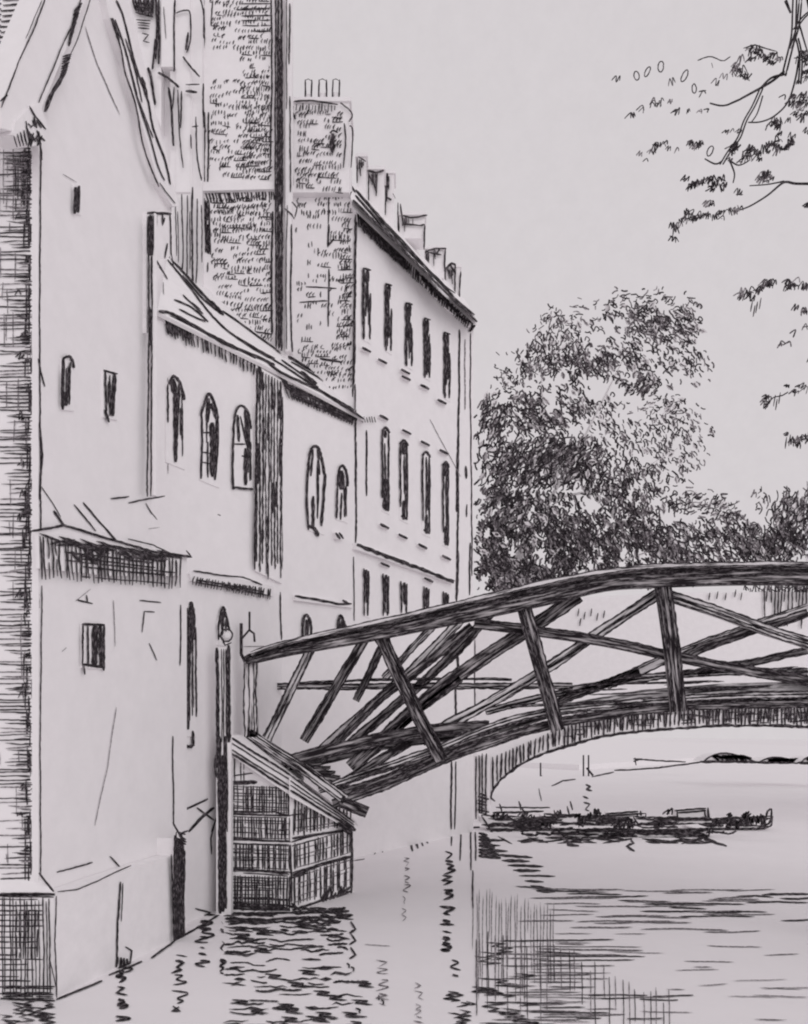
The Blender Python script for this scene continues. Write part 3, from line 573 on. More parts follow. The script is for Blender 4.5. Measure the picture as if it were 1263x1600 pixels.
m = M(); m.prism([P_HSE.at(x, y, .12) for x, y in ((557, 848), (710, 905), (710, 912), (557, 858))], P_HSE.n * -.14, 'stone')
EP2 = P_HSE.back(-.125); m.stroke(EP2, [(558, 851), (600, 868), (660, 890), (710, 909)], 6, wj=.4, taper=.2); m.stroke(EP2, [(570, 856), (640, 880)], 4); m.build('string_course', g)
def hw(x0, y0, x1, y1, s, marks, hd='flat'): return window(g, P_HSE, x0, y0, x1, y1, s, hd, marks=marks, name='window')
for (x0, y0, x1, y1, st) in ((567, 418, 580, 530, 0), (602, 442, 613, 548, 1), (634, 472, 645, 572, 1), (663, 496, 673, 590, 2), (694, 518, 704, 622, 1)):
    c = (x0 + x1) / 2
    mk = [([(x0 + 1, y0), (x0 + 1.5, y1)], 4), ([(x1 - 1, y0 + 40), (x1 - 1.5, y1)], 3), ([(x0 + 1, y0 + 1), (x1, y0 + 4)], 3.6), ([(c + 1, y0 + 3), (c, y0 + 26)], 5.5)]
    if st >= 1: mk.append(([(c - 1, y0 + 5), (c - 1, y0 + 60)], 5))
    if st == 2: mk.append(([(c, y0 + 30), (c + 1, y1 - 8)], 5.5))
    hw(x0, y0, x1, y1, .6, mk)
for (x0, y0, x1, y1, st) in ((597, 668, 609, 798, 0), (625, 688, 638, 812, 1), (660, 706, 673, 834, 2), (692, 722, 702, 852, 1)):
    c = (x0 + x1) / 2
    mk = [([(x0 + 1, y0 + 4), (x0 + 1, y1 - 20)], 3), ([(x1 - 1.5, y0 + 8), (x1 - 1.5, y1)], 3), ([(x0, y0 + 6), (c, y0), (x1, y0 + 9)], 3.6), ([(x0 + 2, y1 - 6), (x1 - 1, y1)], 4), ([(c, y1 - 30), (c, y1)], 5)]
    if st == 0: mk += [([(c, y1 - 50), (c, y1 - 2)], 10), ([(c - 1, y0 + 4), (c - 1, y0 + 16)], 6)]
    if st == 1: mk += [([(c, y0 + 3), (c, y0 + 22)], 9), ([(c, y0 + 30), (c + 1, y1 - 40)], 2.4)]
    if st == 2: mk += [([(c, y0 + 8), (c, y1 - 30)], 2.6)]
    hw(x0, y0, x1, y1, .5, mk)
for (x0, y0, x1, y1) in ((568, 888, 578, 962), (598, 896, 609, 962), (626, 908, 638, 958), (662, 916, 672, 955), (692, 924, 702, 950)):
    c = (x0 + x1) / 2
    hw(x0, y0, x1, y1, .4, [([(x0 + 1, y0), (x0 + 1.5, y1)], 3), ([(x1 - 1.5, y0 + 4), (x1 - 3, y1)], 3), ([(c, y0 + 2), (c + 1, y0 + 36)], 5.5)])
for (x, y) in ((573, 546), (598, 564), (634, 580), (635, 590), (664, 604), (691, 627), (600, 652), (636, 674), (665, 692), (694, 706), (601, 822), (630, 838), (661, 853), (698, 871), (602, 882), (670, 906)):
    m = M(); m.prism([P_HSE.at(a, b, .08) for a, b in ((x - 6, y - 4), (x + 7, y + 2), (x + 7, y + 6), (x - 6, y))], P_HSE.n * -.1, 'stone'); m.stroke(P_HSE.back(-.085), [(x - 7, y - 3), (x + 7, y + 4)], 5, taper=.3); m.build('sill', g)
# chimneys along the ridge
def chimney(x0, x1, y0, y1, pl, dep, marks, pots=()):
    m = M(); a = pl.at(x0, y0); b = pl.at(x1, y1)
    m.box((a.x, a.y, b.z - .6), (a.x + (x1 - x0) * pxw(a.y), a.y + dep, a.z), 'stone')
    m.box((a.x - .05, a.y - .05, a.z), (a.x + (x1 - x0) * pxw(a.y) + .05, a.y + dep + .05, a.z + .1), 'stone')
    fp = YP(a.y - .056)
    for P in marks: m.stroke(fp, P[0], P[1], smooth=len(P[0]) > 2)
    if not pots:
        m.stroke(fp, [(x0, y0), (x0 + .5, y1 - 14)], 2.6); 
        for k in range(5): xx = R.uniform(x0 + 2, lerp(x0, x1, .5)); m.stroke(fp, [(xx, y0 + 3), (xx + R.uniform(-1, 2), y0 + R.uniform(10, 26))], 2)
    if pots: bricks(m, YP(a.y - .01), 462, 178, 535, 296, lambda u, v: .8, rowh=12.5)
    c = m.build('chimney', g)
    for (px0, px1, py0, py1) in pots:
        q = M(); w_ = (px1 - px0) * pxw(a.y) / 2; cx = YP(a.y + dep / 2).at((px0 + px1) / 2, py0)
        q.tube([(cx.x, cx.y, a.z + .1), (cx.x, cx.y, a.z + .1 + (py1 - py0) * pxw(a.y))], [w_, w_ * .85], 10, 'plaster')
        fq = YP(cx.y - w_ - .02)
        for xx in (px0 + 1, px1 - 1): q.stroke(fq, [(xx, py1), (xx + .5, py0)], 3)
        q.stroke(fq, [(px0 + 1, py0 + 1), ((px0 + px1) / 2, py0 - 1), (px1 - 1, py0 + 2)], 1.8)
        q.build('chimney_pot', c)
    return c
mk = [([(x + R.uniform(-1, 1), 163 + R.uniform(-2, 2)), (x - 1, 163 + R.uniform(8, 12))], 3) for x in range(464, 526, 5)]
mk += [([(460, 158), (490, 157), (528, 163)], 3.4), ([(532, 160), (545, 170), (551, 180), (545, 190)], 2.6), ([(538, 192), (540, 220), (537, 262)], 3), ([(546, 196), (551, 205), (549, 262)], 2.6), ([(459, 165), (456, 200), (458, 290)], 2), ([(516, 208), (520, 204), (528, 207)], 3.4), ([(520, 208), (520, 238)], 9), ([(457, 175), (462, 186)], 5)]
c = chimney(458, 546, 160, 262, YP(20.3), 1.1, mk, ((476, 488, 124, 155), (497, 511, 124, 157), (519, 531, 124, 158)))
chimney(558, 572, 246, 300, P_RID, .6, [([(560, 245), (572, 252)], 3), ([(562, 250), (564, 275)], 2.6), ([(568, 252), (566, 262)], 4)])
chimney(576, 600, 266, 330, P_RID, .6, [([(575, 266), (588, 269), (600, 266)], 4), ([(580, 272), (588, 300)], 3), ([(590, 270), (588, 306)], 3), ([(576, 272), (582, 284)], 4)])
chimney(602, 616, 272, 350, P_RID, .6, [([(605, 270), (604, 315)], 5), ([(604, 308), (612, 312)], 7), ([(614, 302), (618, 310)], 2)])
chimney(623, 664, 337, 382, P_RID, .6, [([(622, 316), (622, 360)], 2.2), ([(626, 318), (630, 352)], 3), ([(630, 336), (645, 340), (668, 336)], 3.4), ([(630, 350), (655, 352), (664, 350)], 3), ([(664, 352), (663, 390)], 3.4), ([(634, 338), (634, 352)], 4), ([(645, 342), (645, 350)], 2.4)], ())
chimney(666, 694, 390, 432, P_RID, .6, [([(664, 394), (680, 388), (698, 388)], 3), ([(670, 394), (690, 398)], 3), ([(696, 388), (695, 422)], 3), ([(678, 388), (682, 396), (688, 388)], 3)])
chimney(696, 719, 418, 468, P_RID, .6, [([(694, 424), (705, 412), (712, 414)], 4), ([(712, 412), (711, 458)], 3), ([(720, 424), (718, 470)], 3), ([(698, 420), (708, 430)], 5), ([(704, 414), (712, 428)], 4)])

# ------------------------------------------------------------ timber footbridge
NY, FY = 15.0, 17.2; NP = YP(NY); FP = YP(FY)
g = thing('timber_footbridge', 'dark timber lattice footbridge arching over the river from the stone abutment', 'bridge', (2, 16, 0))
def beam(name, P, wd, yp, dep=.16, mat='timber', edge=3, lines=1, ragged=True):
    """a run of squared timber following P (x, y[, width])"""
    m = M(); pl = YP(yp); u = R.random() * 3000; pts = [(p[0], p[1], p[2] if len(p) > 2 else wd) for p in P]
    if len(pts) > 2: pts = catmull(pts, 4)
    n = len(pts); L = 0; rows = []
    for i, (x, y, w_) in enumerate(pts):
        a = pts[max(i - 1, 0)]; b = pts[min(i + 1, n - 1)]; dx, dy = b[0] - a[0], b[1] - a[1]; l = math.hypot(dx, dy)
        nx, ny = -dy / l * w_ / 2, dx / l * w_ / 2
        rows.append((pl.at(x + nx, y + ny), pl.at(x - nx, y - ny), L, w_)); 
        if i < n - 1: L += math.hypot(pts[i + 1][0] - x, pts[i + 1][1] - y)
    D = V((0, dep, 0))
    for i in range(n - 1):
        A, B = rows[i], rows[i + 1]
        m.face([A[0], A[1], B[1], B[0]], mat, [(u + A[2], 0), (u + A[2], A[3]), (u + B[2], B[3]), (u + B[2], 0)])
        m.face([B[0] + D, B[1] + D, A[1] + D, A[0] + D], mat, [(u + B[2], 0), (u + B[2], 9), (u + A[2], 9), (u + A[2], 0)])
        for k in (0, 1): m.face([A[k], B[k], B[k] + D, A[k] + D], mat, [(u + A[2], 0), (u + B[2], 0), (u + B[2], 9), (u + A[2], 9)])
    for e in (rows[0], rows[-1]): m.face([e[0], e[1], e[1] + D, e[0] + D], mat)
    for k in ((-.5, .5) if edge else ()):
        Q = []
        for i, (x, y, w_) in enumerate(pts):
            a = pts[max(i - 1, 0)]; b = pts[min(i + 1, n - 1)]; dx, dy = b[0] - a[0], b[1] - a[1]; l = math.hypot(dx, dy)
            Q.append((x - dy / l * w_ * k, y + dx / l * w_ * k))
        m.stroke(pl, Q, edge, jit=1.1, wj=.5, off=.006)
    for _ in range(lines):
        k = R.uniform(-.35, .35); Q = [(x, y + w_ * k) if abs(pts[-1][0] - pts[0][0]) > abs(pts[-1][1] - pts[0][1]) else (x + w_ * k, y) for x, y, w_ in pts]
        m.stroke(pl, Q, R.uniform(1.6, 3), jit=1, wj=.5, off=.007)
    return m.build(name, g)
# far lattice first
F_ = FY
beam('handrail', [(430, 1072), (520, 1073), (640, 1072), (740, 1072), (895, 1072)], 8, F_, .08, 'tpale')
beam('handrail', [(460, 1068), (600, 1062), (760, 1061), (800, 1062)], 3, F_, .05, 'tpale', edge=1.6)
for P, w_ in (([(490, 1004), (412, 1165)], 13), ([(575, 990), (475, 1158)], 14), ([(556, 1095), (610, 985)], 10), ([(722, 966), (640, 1050), (494, 1178)], 13), ([(770, 955), (690, 1040), (540, 1168)], 13),
              ([(740, 1110), (660, 1160)], 10), ([(680, 975), (600, 1060)], 9), ([(560, 1190), (630, 1140)], 13), ([(1263, 950), (1160, 985), (1060, 1022), (950, 1070)], 14), ([(1263, 1016), (1180, 1034), (1090, 1050)], 10), ([(1000, 1050), (900, 1085), (860, 1105)], 12), ([(900, 985), (960, 975)], 1)):
    if w_ > 2: beam('brace', P, w_, 15.42 if P[0][0] == 490 else 15.95 if P[0][0] < 600 else F_, .14, 'timber' if R.random() < .6 else 'tpale', lines=1)
beam('chord', [(760, 1112), (880, 1082), (1000, 1060), (1130, 1050), (1263, 1050)], 10, F_, .18, 'tpale', lines=2)
# deck
m = M(); dk = [(452, 1186, 1204), (520, 1172, 1192), (600, 1152, 1172), (690, 1140, 1160), (770, 1132, 1150), (880, 1100, 1116), (1000, 1078, 1094), (1130, 1068, 1086), (1290, 1064, 1082), (1400, 1066, 1084)]
for i in range(len(dk) - 1):
    a, b = dk[i], dk[i + 1]; ys_ = 15.22
    q = [YP(ys_).at(a[0], a[2]), YP(ys_).at(b[0], b[2]), YP(ys_).at(b[0], b[1]), YP(ys_).at(a[0], a[1])]
    m.prism(q, (0, 1.85, 0), 'tpale' if i > 4 else 'timber', 'tpale', [(a[0], 20), (b[0], 20), (b[0], 0), (a[0], 0)])
for i in range(26): x = R.uniform(770, 1230); y = 1042 + max(0, 1000 - x) * .16 + R.uniform(0, 40); m.stroke(YP(15.2), [(x, y + 4), (x + R.uniform(50, 150), y)], R.uniform(1.8, 3.2), taper=.8)
for i in range(12): x = R.uniform(450, 640); y = 1186 - (x - 450) * .22 + R.uniform(-6, 8); m.stroke(YP(15.2), [(x, y), (x + R.uniform(40, 90), y - 12)], R.uniform(4, 7))
m.build('deck', g)
# near lattice
beam('brace', [(905, 930), (850, 968), (790, 1006), (700, 1066), (640, 1116), (548, 1200)], 20, NY + .2, .14)
beam('brace', [(1032, 926), (940, 986), (870, 1034), (790, 1084), (690, 1138)], 15, NY + .2, .14, 'tpale', lines=3)
beam('brace', [(738, 978), (650, 1050), (585, 1100), (500, 1190)], 12, NY + .2, .14)
beam('brace', [(742, 974), (830, 985), (950, 1003), (1060, 1027), (1170, 1048), (1263, 1064), (1340, 1080)], 14, NY + .05, .14)
beam('brace', [(1046, 930), (1130, 958), (1200, 984), (1263, 1004), (1340, 1030)], 15, NY + .05, .14, 'tpale', lines=3)
beam('brace', [(640, 1160), (590, 1190), (530, 1226)], 12, NY + .2, .14)
beam('brace', [(720, 1060), (640, 1120), (600, 1160)], 12, NY + .2, .14)
beam('brace', [(1263, 958), (1200, 978), (1120, 1004), (1060, 1030)], 12, NY + .25, .14)
beam('chord', [(440, 1192), (520, 1172), (600, 1154), (690, 1140), (765, 1136)], 18, NY + .05, .16)
beam('chord', [(498, 1234), (600, 1200), (690, 1168), (780, 1132), (880, 1110), (1060, 1094), (1180, 1088), (1330, 1086)], 12, NY, .18, 'tpale', lines=3)
beam('chord', [(520, 1256), (600, 1228), (690, 1188), (780, 1156), (870, 1130), (1000, 1110), (1100, 1102), (1330, 1098)], 13, NY, .18, 'timber', lines=2)
beam('chord', [(530, 1240), (610, 1212), (700, 1172), (780, 1146)], 9, NY + .02, .16, 'timber')
beam('beam_end', [(532, 1252), (555, 1262), (574, 1270)], 16, NY - .1, .2, 'timber')
beam('post', [(594, 992), (640, 1090), (690, 1188)], 20, NY - .15, .15, lines=3)
beam('post', [(816, 935), (845, 1040), (873, 1142)], 20, NY - .15, .15, lines=3)
beam('post', [(1034, 892), (1050, 1000), (1062, 1112)], 22, NY - .15, .15, lines=3)
beam('end_post', [(391, 1034), (391, 1090), (392, 1152)], 19, NY - .1, .2, 'tpale', lines=2)
beam('sill_beam', [(388, 1146), (430, 1174), (480, 1206), (540, 1250)], 15, NY - .1, .2, 'tpale', lines=3)
for k in range(9): beam('stair_tread', [(450 + k * 9, 1184 + k * 6), (486 + k * 8, 1178 + k * 8)], 5, NY + .1, .9, 'timber', edge=2, lines=0) if k < 8 else None
beam('top_rail', [(384, 1032, 12), (450, 1013, 20), (560, 992, 24), (700, 962, 28), (850, 928, 33), (950, 907, 28), (1035, 900, 31), (1150, 896, 31), (1263, 896, 32), (1400, 900, 32)], 24, NY - .22, .24, lines=5)
beam('rail_cap', [(392, 1022), (450, 1003), (560, 978), (700, 946), (850, 910), (950, 892), (1035, 884), (1150, 881), (1263, 881), (1400, 884)], 6, NY - .3, .4, 'tpale', edge=2, lines=0)

# ------------------------------------------------------------ abutment
g = thing('stone_abutment', 'stepped hatched stone abutment with a sloping coping at the left foot of the bridge', 'abutment', (-2.2, 15, 0))
PA = YP(14.15); c0 = PA.at(455, 1425); PB = VP((c0.x, c0.y), (-1.0, 15.9))
m = M()
top = lambda x: 1168 + (x - 355) * .645
m.prism([PA.at(x, y) for x, y in ((347, 1440), (347, top(347)), (455, top(455)), (455, 1440))], (0, 1.6, 0), 'stone')
m.prism([PB.at(x, y) for x, y in ((455.3, 1440), (455.3, top(455)), (552, top(552)), (552, 1412))], (-1.6, .8, 0), 'stone')
A_ = lambda P, w=3, **k: m.stroke(PA, P, w, **k)
B_ = lambda P, w=3, **k: m.stroke(PB, P, w, **k)
for (y0, y1) in ((1226, 1270), (1274, 1310), (1316, 1358), (1366, 1418)):
    m.stroke(PA, [(352, y1 + 2), (400, y1 + 3), (454, y1 + 5)], 3.6)
    m.hatch(PA, [(352, y0), (454, y0 + 3), (454, y1 + 4), (352, y1)], 9, 1.8, along='h', gap=.25)
    m.hatch(PA, [(352, y0), (454, y0 + 3), (454, y1 + 4), (352, y1)], 24, 3.0, gap=.03, ends=.05, jit=.3)
m.hatch(PA, [(352, 1176), (385, 1196), (385, 1222), (352, 1222)], 5, 2.4, gap=.1)
for (y0, y1, d) in ((1262, 1306, -12), (1318, 1360, -24), (1366, 1418, -28)):
    m.stroke(PB, [(457, y1 + 4), (505, y1 + d * .5 + 3), (550, y1 + d + 2)], 4.6)
    m.hatch(PB, [(458, y0), (550, y0 + d), (550, y1 + d * 1.1), (458, y1)], 5, 1.6, 'faint', along='h', gap=.25)
    m.hatch(PB, [(458, y0), (550, y0 + d), (550, y1 + d * 1.1), (458, y1)], 18, 3.1, gap=.02, ends=.08, jit=.3)
m.hatch(PB, [(458, 1236), (500, 1262), (500, 1300), (458, 1302)], 7, 2.6, gap=.05)
A_([(352, 1224), (402, 1222)], 7); A_([(365, 1212), (395, 1208)], 2.6); A_([(352, 1268), (390, 1270), (430, 1268), (438, 1272), (455, 1274)], 3.2); A_([(354, 1309), (400, 1312), (455, 1316)], 3); A_([(356, 1318), (455, 1322)], 2.4); A_([(354, 1358), (400, 1360), (452, 1366)], 4); A_([(380, 1364), (450, 1369)], 2.4)
B_([(455, 1274), (474, 1272), (476, 1306), (500, 1302)], 3); B_([(456, 1316), (490, 1306), (530, 1298), (550, 1298)], 3.4); B_([(456, 1322), (500, 1310)], 2.4); B_([(458, 1368), (500, 1352), (550, 1338)], 6.5); B_([(456, 1372), (480, 1364)], 4)
A_([(454, 1320), (455, 1370), (456, 1410)], 4); B_([(550, 1296), (551, 1340), (549, 1400)], 4); B_([(552, 1345), (566, 1343), (570, 1342)], 2); B_([(548, 1386), (530, 1400), (546, 1398)], 5)
for k in range(9): B_([(505 + R.uniform(0, 6) + k * 4, 1390 + R.uniform(-6, 6)), (500 + k * 5, 1412 + R.uniform(-4, 4))], 4.5)
m.hatch(PA, [(352, 1400), (454, 1404), (454, 1424), (352, 1420)], 3, 3.4, along='h', gap=.1)
for _ in range(4): m.hatch(PA, [(360, 1370 + _ * 12), (430, 1370 + _ * 12), (430, 1382 + _ * 12), (360, 1382 + _ * 12)], 2, 1.8, along='h', gap=.1)
m.hatch(PA, [(362, 1322), (400, 1322), (400, 1356), (362, 1356)], 5, 1.8, along='h', gap=.1)
for k in range(12): x = 356 + k * 9; A_([(x, 1412 + R.uniform(-6, 4)), (x + 16, 1420 + R.uniform(-4, 4))], 4.6)
m.build('masonry', g)
m = M()
CP = YP(14.0)
m.prism([CP.at(x, y) for x, y in ((352, 1148), (362, 1148), (455, 1222), (455, 1244), (352, 1174))], (0, 1.8, 0), 'stone')
for dy, w_ in ((-6, 4.5), (2, 2.8), (12, 3), (18, 4.6)):
    m.stroke(CP, [(360, 1158 + dy), (455, 1218 + dy * 1.0)], w_)
PBc = PB.back(-.12)
m.prism([PBc.at(x, y) for x, y in ((452, 1214), (560, 1292), (552, 1300), (452, 1244))], (-.16, 1.5, 0), 'stone')
for dy, w_ in ((-6, 3.4), (2, 2.8), (9, 2.6), (17, 4.6)): m.stroke(PBc, [(454, 1218 + dy), (554, 1288 + dy * .5)], w_)
m.stroke(PBc, [(528, 1286), (556, 1298)], 8); m.stroke(PBc, [(535, 1292), (548, 1304)], 7)
m.build('coping', g)
# gate post with its ball finial
g = thing('ball_topped_post', 'tall dark timber post with a small ball on top at the foot of the bridge', 'post', (PA.at(350, 1430).x, 13.9, 0))
QP = YP(13.9); m = M(); a = QP.at(338, 1012); b = QP.at(361, 1430)
m.box((a.x, 13.9, 0), (QP.at(361, 1100).x, 14.08, a.z), 'plaster')
for x, y0, y1, w_ in ((339, 1012, 1200, 6.5), (343, 1150, 1428, 7), (357, 1008, 1160, 8), (350, 1014, 1420, 2.2), (353, 1014, 1180, 2), (346, 1014, 1160, 2), (352, 1150, 1420, 5), (341, 1100, 1260, 5), (337, 1180, 1215, 5), (348, 1180, 1425, 6), (346, 1220, 1425, 6), (354, 1170, 1300, 3)):
    m.stroke(QP, [(x, y0), (x + R.uniform(-1, 1) + .5, (y0 + y1) / 2), (x + 1, y1)], w_, wj=.2)
m.build('shaft', g)
m = M(); c = QP.at(354, 993); r = .085
for i in range(6):
    for j in range(10):
        f = lambda i, j: c + V((r * math.sin(math.pi * i / 6) * math.cos(j * math.pi / 5), .09 + r * math.sin(math.pi * i / 6) * math.sin(j * math.pi / 5), r * math.cos(math.pi * i / 6)))
        m.face([f(i, j), f(i + 1, j), f(i + 1, j + 1), f(i, j + 1)], 'plaster')
m.stroke(QP, [(c_[0], c_[1]) for c_ in [(354 + 9.5 * math.cos(t * .6), 993 + 10 * math.sin(t * .6)) for t in range(12)]], 3.4); m.stroke(QP, [(346, 995), (352, 1008), (362, 1004)], 3)
m.build('ball_finial', g)
g = thing('forked_finial', 'small forked finial above the end of the bridge rail', 'finial', (QP.at(388, 1000).x, 15.1, QP.at(388, 1010).z))
m = M(); pl = YP(15.1)
m.tube([pl.at(377, 1022), pl.at(377, 974)], .03, 6); m.tube([pl.at(390, 956), pl.at(390, 984), pl.at(378, 998)], .02, 6); m.tube([pl.at(389, 984), pl.at(397, 990), pl.at(398, 1003)], .02, 6); m.tube([pl.at(377, 1022), pl.at(384, 1036)], .03, 6)
m.build('finial', g)

# ------------------------------------------------------------ stone arch bridge beyond
g = thing('stone_arch_bridge', 'pale stone bridge with a wide shallow arch seen under the timber footbridge', 'bridge', (10, 31, 0))
AY = 30.0; AP = YP(AY)
arch = catmull([(767, 1256), (772, 1232), (800, 1204), (835, 1184), (880, 1168), (940, 1152), (1000, 1143), (1080, 1137), (1160, 1134), (1263, 1136), (1420, 1150), (1560, 1190), (1600, 1256)], 4)
m = M(); T = V((0, 2.2, 0))
parap = lambda x: 945 - 20 * math.sin((x - 740) / 900 * math.pi)
outer = [(x, max(1100, 1110 + (900 - x) * .24) if x < 900 else 1100) for x, y in arch]
ring = arch
def quad(a, b, c, d, mat='stone'): m.prism([AP.at(*p) for p in (a, b, c, d)], T, mat)
for i in range(len(ring) - 1):
    a, b = ring[i], ring[i + 1]; quad(a, b, (b[0], parap(b[0])), (a[0], parap(a[0])), 'stone')
quad((744, 1282), (767, 1282), (767, parap(767)), (744, parap(744))); quad((1600, 1282), (1900, 1282), (1900, 960), (1600, 950))
m.build('spandrel', g)
m = M(); VPn = YP(AY - .06)
for i in range(len(ring) - 1):
    a, b = ring[i], ring[i + 1]
    if b[0] > 1430: break
    ta = min(a[1] - 6, 1182 - (a[0] - 767) * .28 if a[0] < 1000 else 1117 - (a[0] - 1000) * .02); tb = min(b[1] - 6, 1182 - (b[0] - 767) * .28 if b[0] < 1000 else 1117 - (b[0] - 1000) * .02)
    m.prism([VPn.at(*p) for p in ((a[0], a[1]), (b[0], b[1]), (b[0], tb), (a[0], ta))], (0, .05, 0), 'stone')
pts = [p for p in ring if p[0] < 1330]; x = 770
import bisect
def ay(x):
    for i in range(len(ring) - 1):
        if ring[i][0] <= x <= ring[i + 1][0]: t = (x - ring[i][0]) / max(1e-6, ring[i + 1][0] - ring[i][0]); return lerp(ring[i][1], ring[i + 1][1], t)
    return 1200
SP = YP(AY - .075)
while x < 1290:
    t0 = 1190 - (x - 767) * .42 if x < 900 else max(1104, 1134 - (x - 900) * .3)
    m.stroke(SP, [(x + R.uniform(-1, 1), t0 - 6), (x + R.uniform(-3, 1), ay(x) - R.uniform(0, 6))], R.uniform(3, 4.4), wj=.4)
    if x > 930 and R.random() < .4: m.stroke(SP, [(x, t0 + 4), (x + 3, ay(x) - 12)], 3)
    x += R.uniform(5, 7.5) if x < 1100 else R.uniform(4.2, 6)
m.stroke(SP, [p for p in pts][2:], 5, wj=.5); m.stroke(SP, [(764, 1250), (760, 1240), (774, 1252)], 4)
for k in range(60): x = R.uniform(870, 1250); y = lerp(1112, ay(x) - 3, R.random()); m.stroke(SP, [(x, y), (x + R.uniform(10, 24), y - 1)], 2)
m.build('voussoirs', g)
m = M(); 
m.prism([YP(29.3).at(x, y) for x, y in ((742, 1283), (766, 1283), (766, 1180), (742, 1180))], (0, .69, 0), 'stone')
pp = YP(29.28)
for x in (744, 749, 754, 760): m.stroke(pp, [(x, 1176 + R.uniform(0, 10)), (x + R.uniform(-1, 1), 1280)], 3)
for k in range(8): m.stroke(pp, [(745 + R.uniform(0, 6), 1240 + k * 5), (764 + R.uniform(-8, 2), 1244 + k * 5)], 4)
m.build('cutwater', g)
for x, y in ((905, 955), (915, 960), (925, 955), (935, 962), (945, 958), (908, 970), (1110, 930), (1122, 928), (1135, 930), (1150, 925), (1160, 930)):
    m = M(); m.stroke(SP, [(x, y - 4), (x - 2, y + 8)], 2.6); m.build('tuft', g)
for k in range(16):      # ivy trailing down the parapet at the right
    x = 1195 + k * 5.5; m = M(); m.stroke(SP, [(x, 915), (x + R.uniform(-3, 1), R.uniform(940, 985))], 2.8); m.build('ivy_trail', g)
# ------------------------------------------------------------ punts moored in a row
def punt(x0, x1, yw, h, Y, label, seats=(), dark=8, pale=False):
    g = thing('punt', label, 'punt', (YP(Y).at((x0 + x1) / 2, yw).x, Y, 0), 'punts moored under the bridges')
    pl = YP(Y); m = M(); n = 12; prof = []
    za = lambda t: h * (1 + .25 * abs(2 * t - 1) ** 3)
    a = pl.at(x0, yw).x; b = pl.at(x1, yw).x; H_ = h * pxw(Y); Wd = 1.0
    P = []
    for i in range(n + 1):
        t = i / n; rise = max(0, abs(2 * t - 1) - .8) * 3 * H_
        P.append((lerp(a, b, t), min(H_ * .8, rise) + .02, H_ * (1 + .3 * abs(2 * t - 1) ** 3)))
    for i in range(n):
        p, q = P[i], P[i + 1]
        for yy in (Y, Y + Wd - .05): m.prism([(p[0], yy, p[1]), (q[0], yy, q[1]), (q[0], yy, q[2]), (p[0], yy, p[2])], (0, .05, 0), 'stone')
        m.face([(p[0], Y, p[1]), (q[0], Y, q[1]), (q[0], Y + Wd, q[1]), (p[0], Y + Wd, p[1])], 'stone')
    for t0, t1 in ((0, .1), (.9, 1)):
        m.box((lerp(a, b, t0), Y + .04, H_ * 1.1), (lerp(a, b, t1), Y + Wd - .06, H_ * 1.2), 'stone')
    sp = YP(Y - .012); L = x1 - x0
    for k in range(dark):
        u = R.uniform(0, .8); v = R.uniform(.1, 1.1); x = x0 + L * u; xe = min(x1, x + L * R.uniform(.15, .4)); m.stroke(sp, [(x, yw - h * v), ((x + xe) / 2, yw - h * v + R.uniform(-2, 2)), (xe, yw - h * v + R.uniform(-2, 2))], R.uniform(3.4, 6.5), wj=.5, taper=.8)
    m.stroke(sp, [(x0, yw - h * 1.2), (x0 + 8, yw - h * .5), (x0 + 14, yw)], 3); m.stroke(sp, [(x0 + 8, yw - 1), ((x0 + x1) / 2, yw + 1), (x1 - 10, yw - 2)], 4, wj=.5); m.stroke(sp, [(x1, yw - h * 1.3), (x1 - 2, yw - h * .4), (x1 - 14, yw)], 3)
    m.stroke(sp, [(x0, yw - h * 1.25), ((x0 + x1) / 2, yw - h), (x1, yw - h * 1.3)], 3, wj=.5)
    m.build('hull', g)
    for (sx0, sx1, sy0, sy1) in seats:
        q = M(); pz = YP(Y + .25); q.prism([pz.at(x, y) for x, y in ((sx0, sy1), (sx1, sy1 - 2), (sx1, sy0 - 2), (sx0, sy0))], (0, .45, 0), 'plaster')
        ss = YP(Y + .24)
        for P_ in ([(sx0 - 4, sy0 + 2), (sx1, sy0 - 2)], [(sx0, sy0), (sx0 + 1, sy1)], [(sx1 - 2, sy0), (sx1, sy1)], [(sx0, sy0 + 5), (sx1, sy0 + 2)]): q.stroke(ss, P_, 3.4)
        q.stroke(ss, [(sx1 + 3, sy0 - 3), (sx1 + 4, sy1)], 5); q.build('seat', g)
    return g
punt(752, 905, 1296, 18, 26.2, 'punt lying hard against the stone pier, leftmost of the moored row', (), 26)
punt(850, 1010, 1292, 16, 26.9, 'punt with one pale box seat in the middle of the moored row', ((950, 998, 1270, 1286),), 20)
punt(990, 1208, 1296, 16, 26.4, 'punt with a pale box seat and a bare upturned end, rightmost of the moored row', ((1058, 1104, 1265, 1284),), 18)
punt(870, 1110, 1310, 12, 24.6, 'long low dark punt moored in front of the others', (), 24)
m = M()
for k in range(46):
    x = R.uniform(768, 1195); y = 1278 + R.uniform(-10, 14) - (8 * math.exp(-((x - 890) / 26) ** 2)); 
    if (948 < x < 1000 or 1056 < x < 1106) and y < 1286: continue
    scribble(m, YP(24.3), x, y, R.uniform(4, 8), 3, 3.6)
for k in range(30):
    x = R.uniform(762, 1150); y = 1290 + R.uniform(-8, 14); m.stroke(YP(24.3), [(x, y), (x + R.uniform(10, 24), y + R.uniform(-4, 4)), (x + R.uniform(26, 50), y + R.uniform(-3, 3))], R.uniform(3, 5.5), smooth=True, wj=.5)
m.stroke(YP(24.3), [(1188, 1272), (1196, 1280), (1200, 1268), (1206, 1266), (1203, 1286), (1190, 1290)], 4, smooth=True)
for x, y in ((785, 1262), (815, 1258), (895, 1258), (890, 1266), (820, 1268), (870, 1272)): m.stroke(YP(24.3), [(x - 4, y - 6), (x, y + 8)], 4)
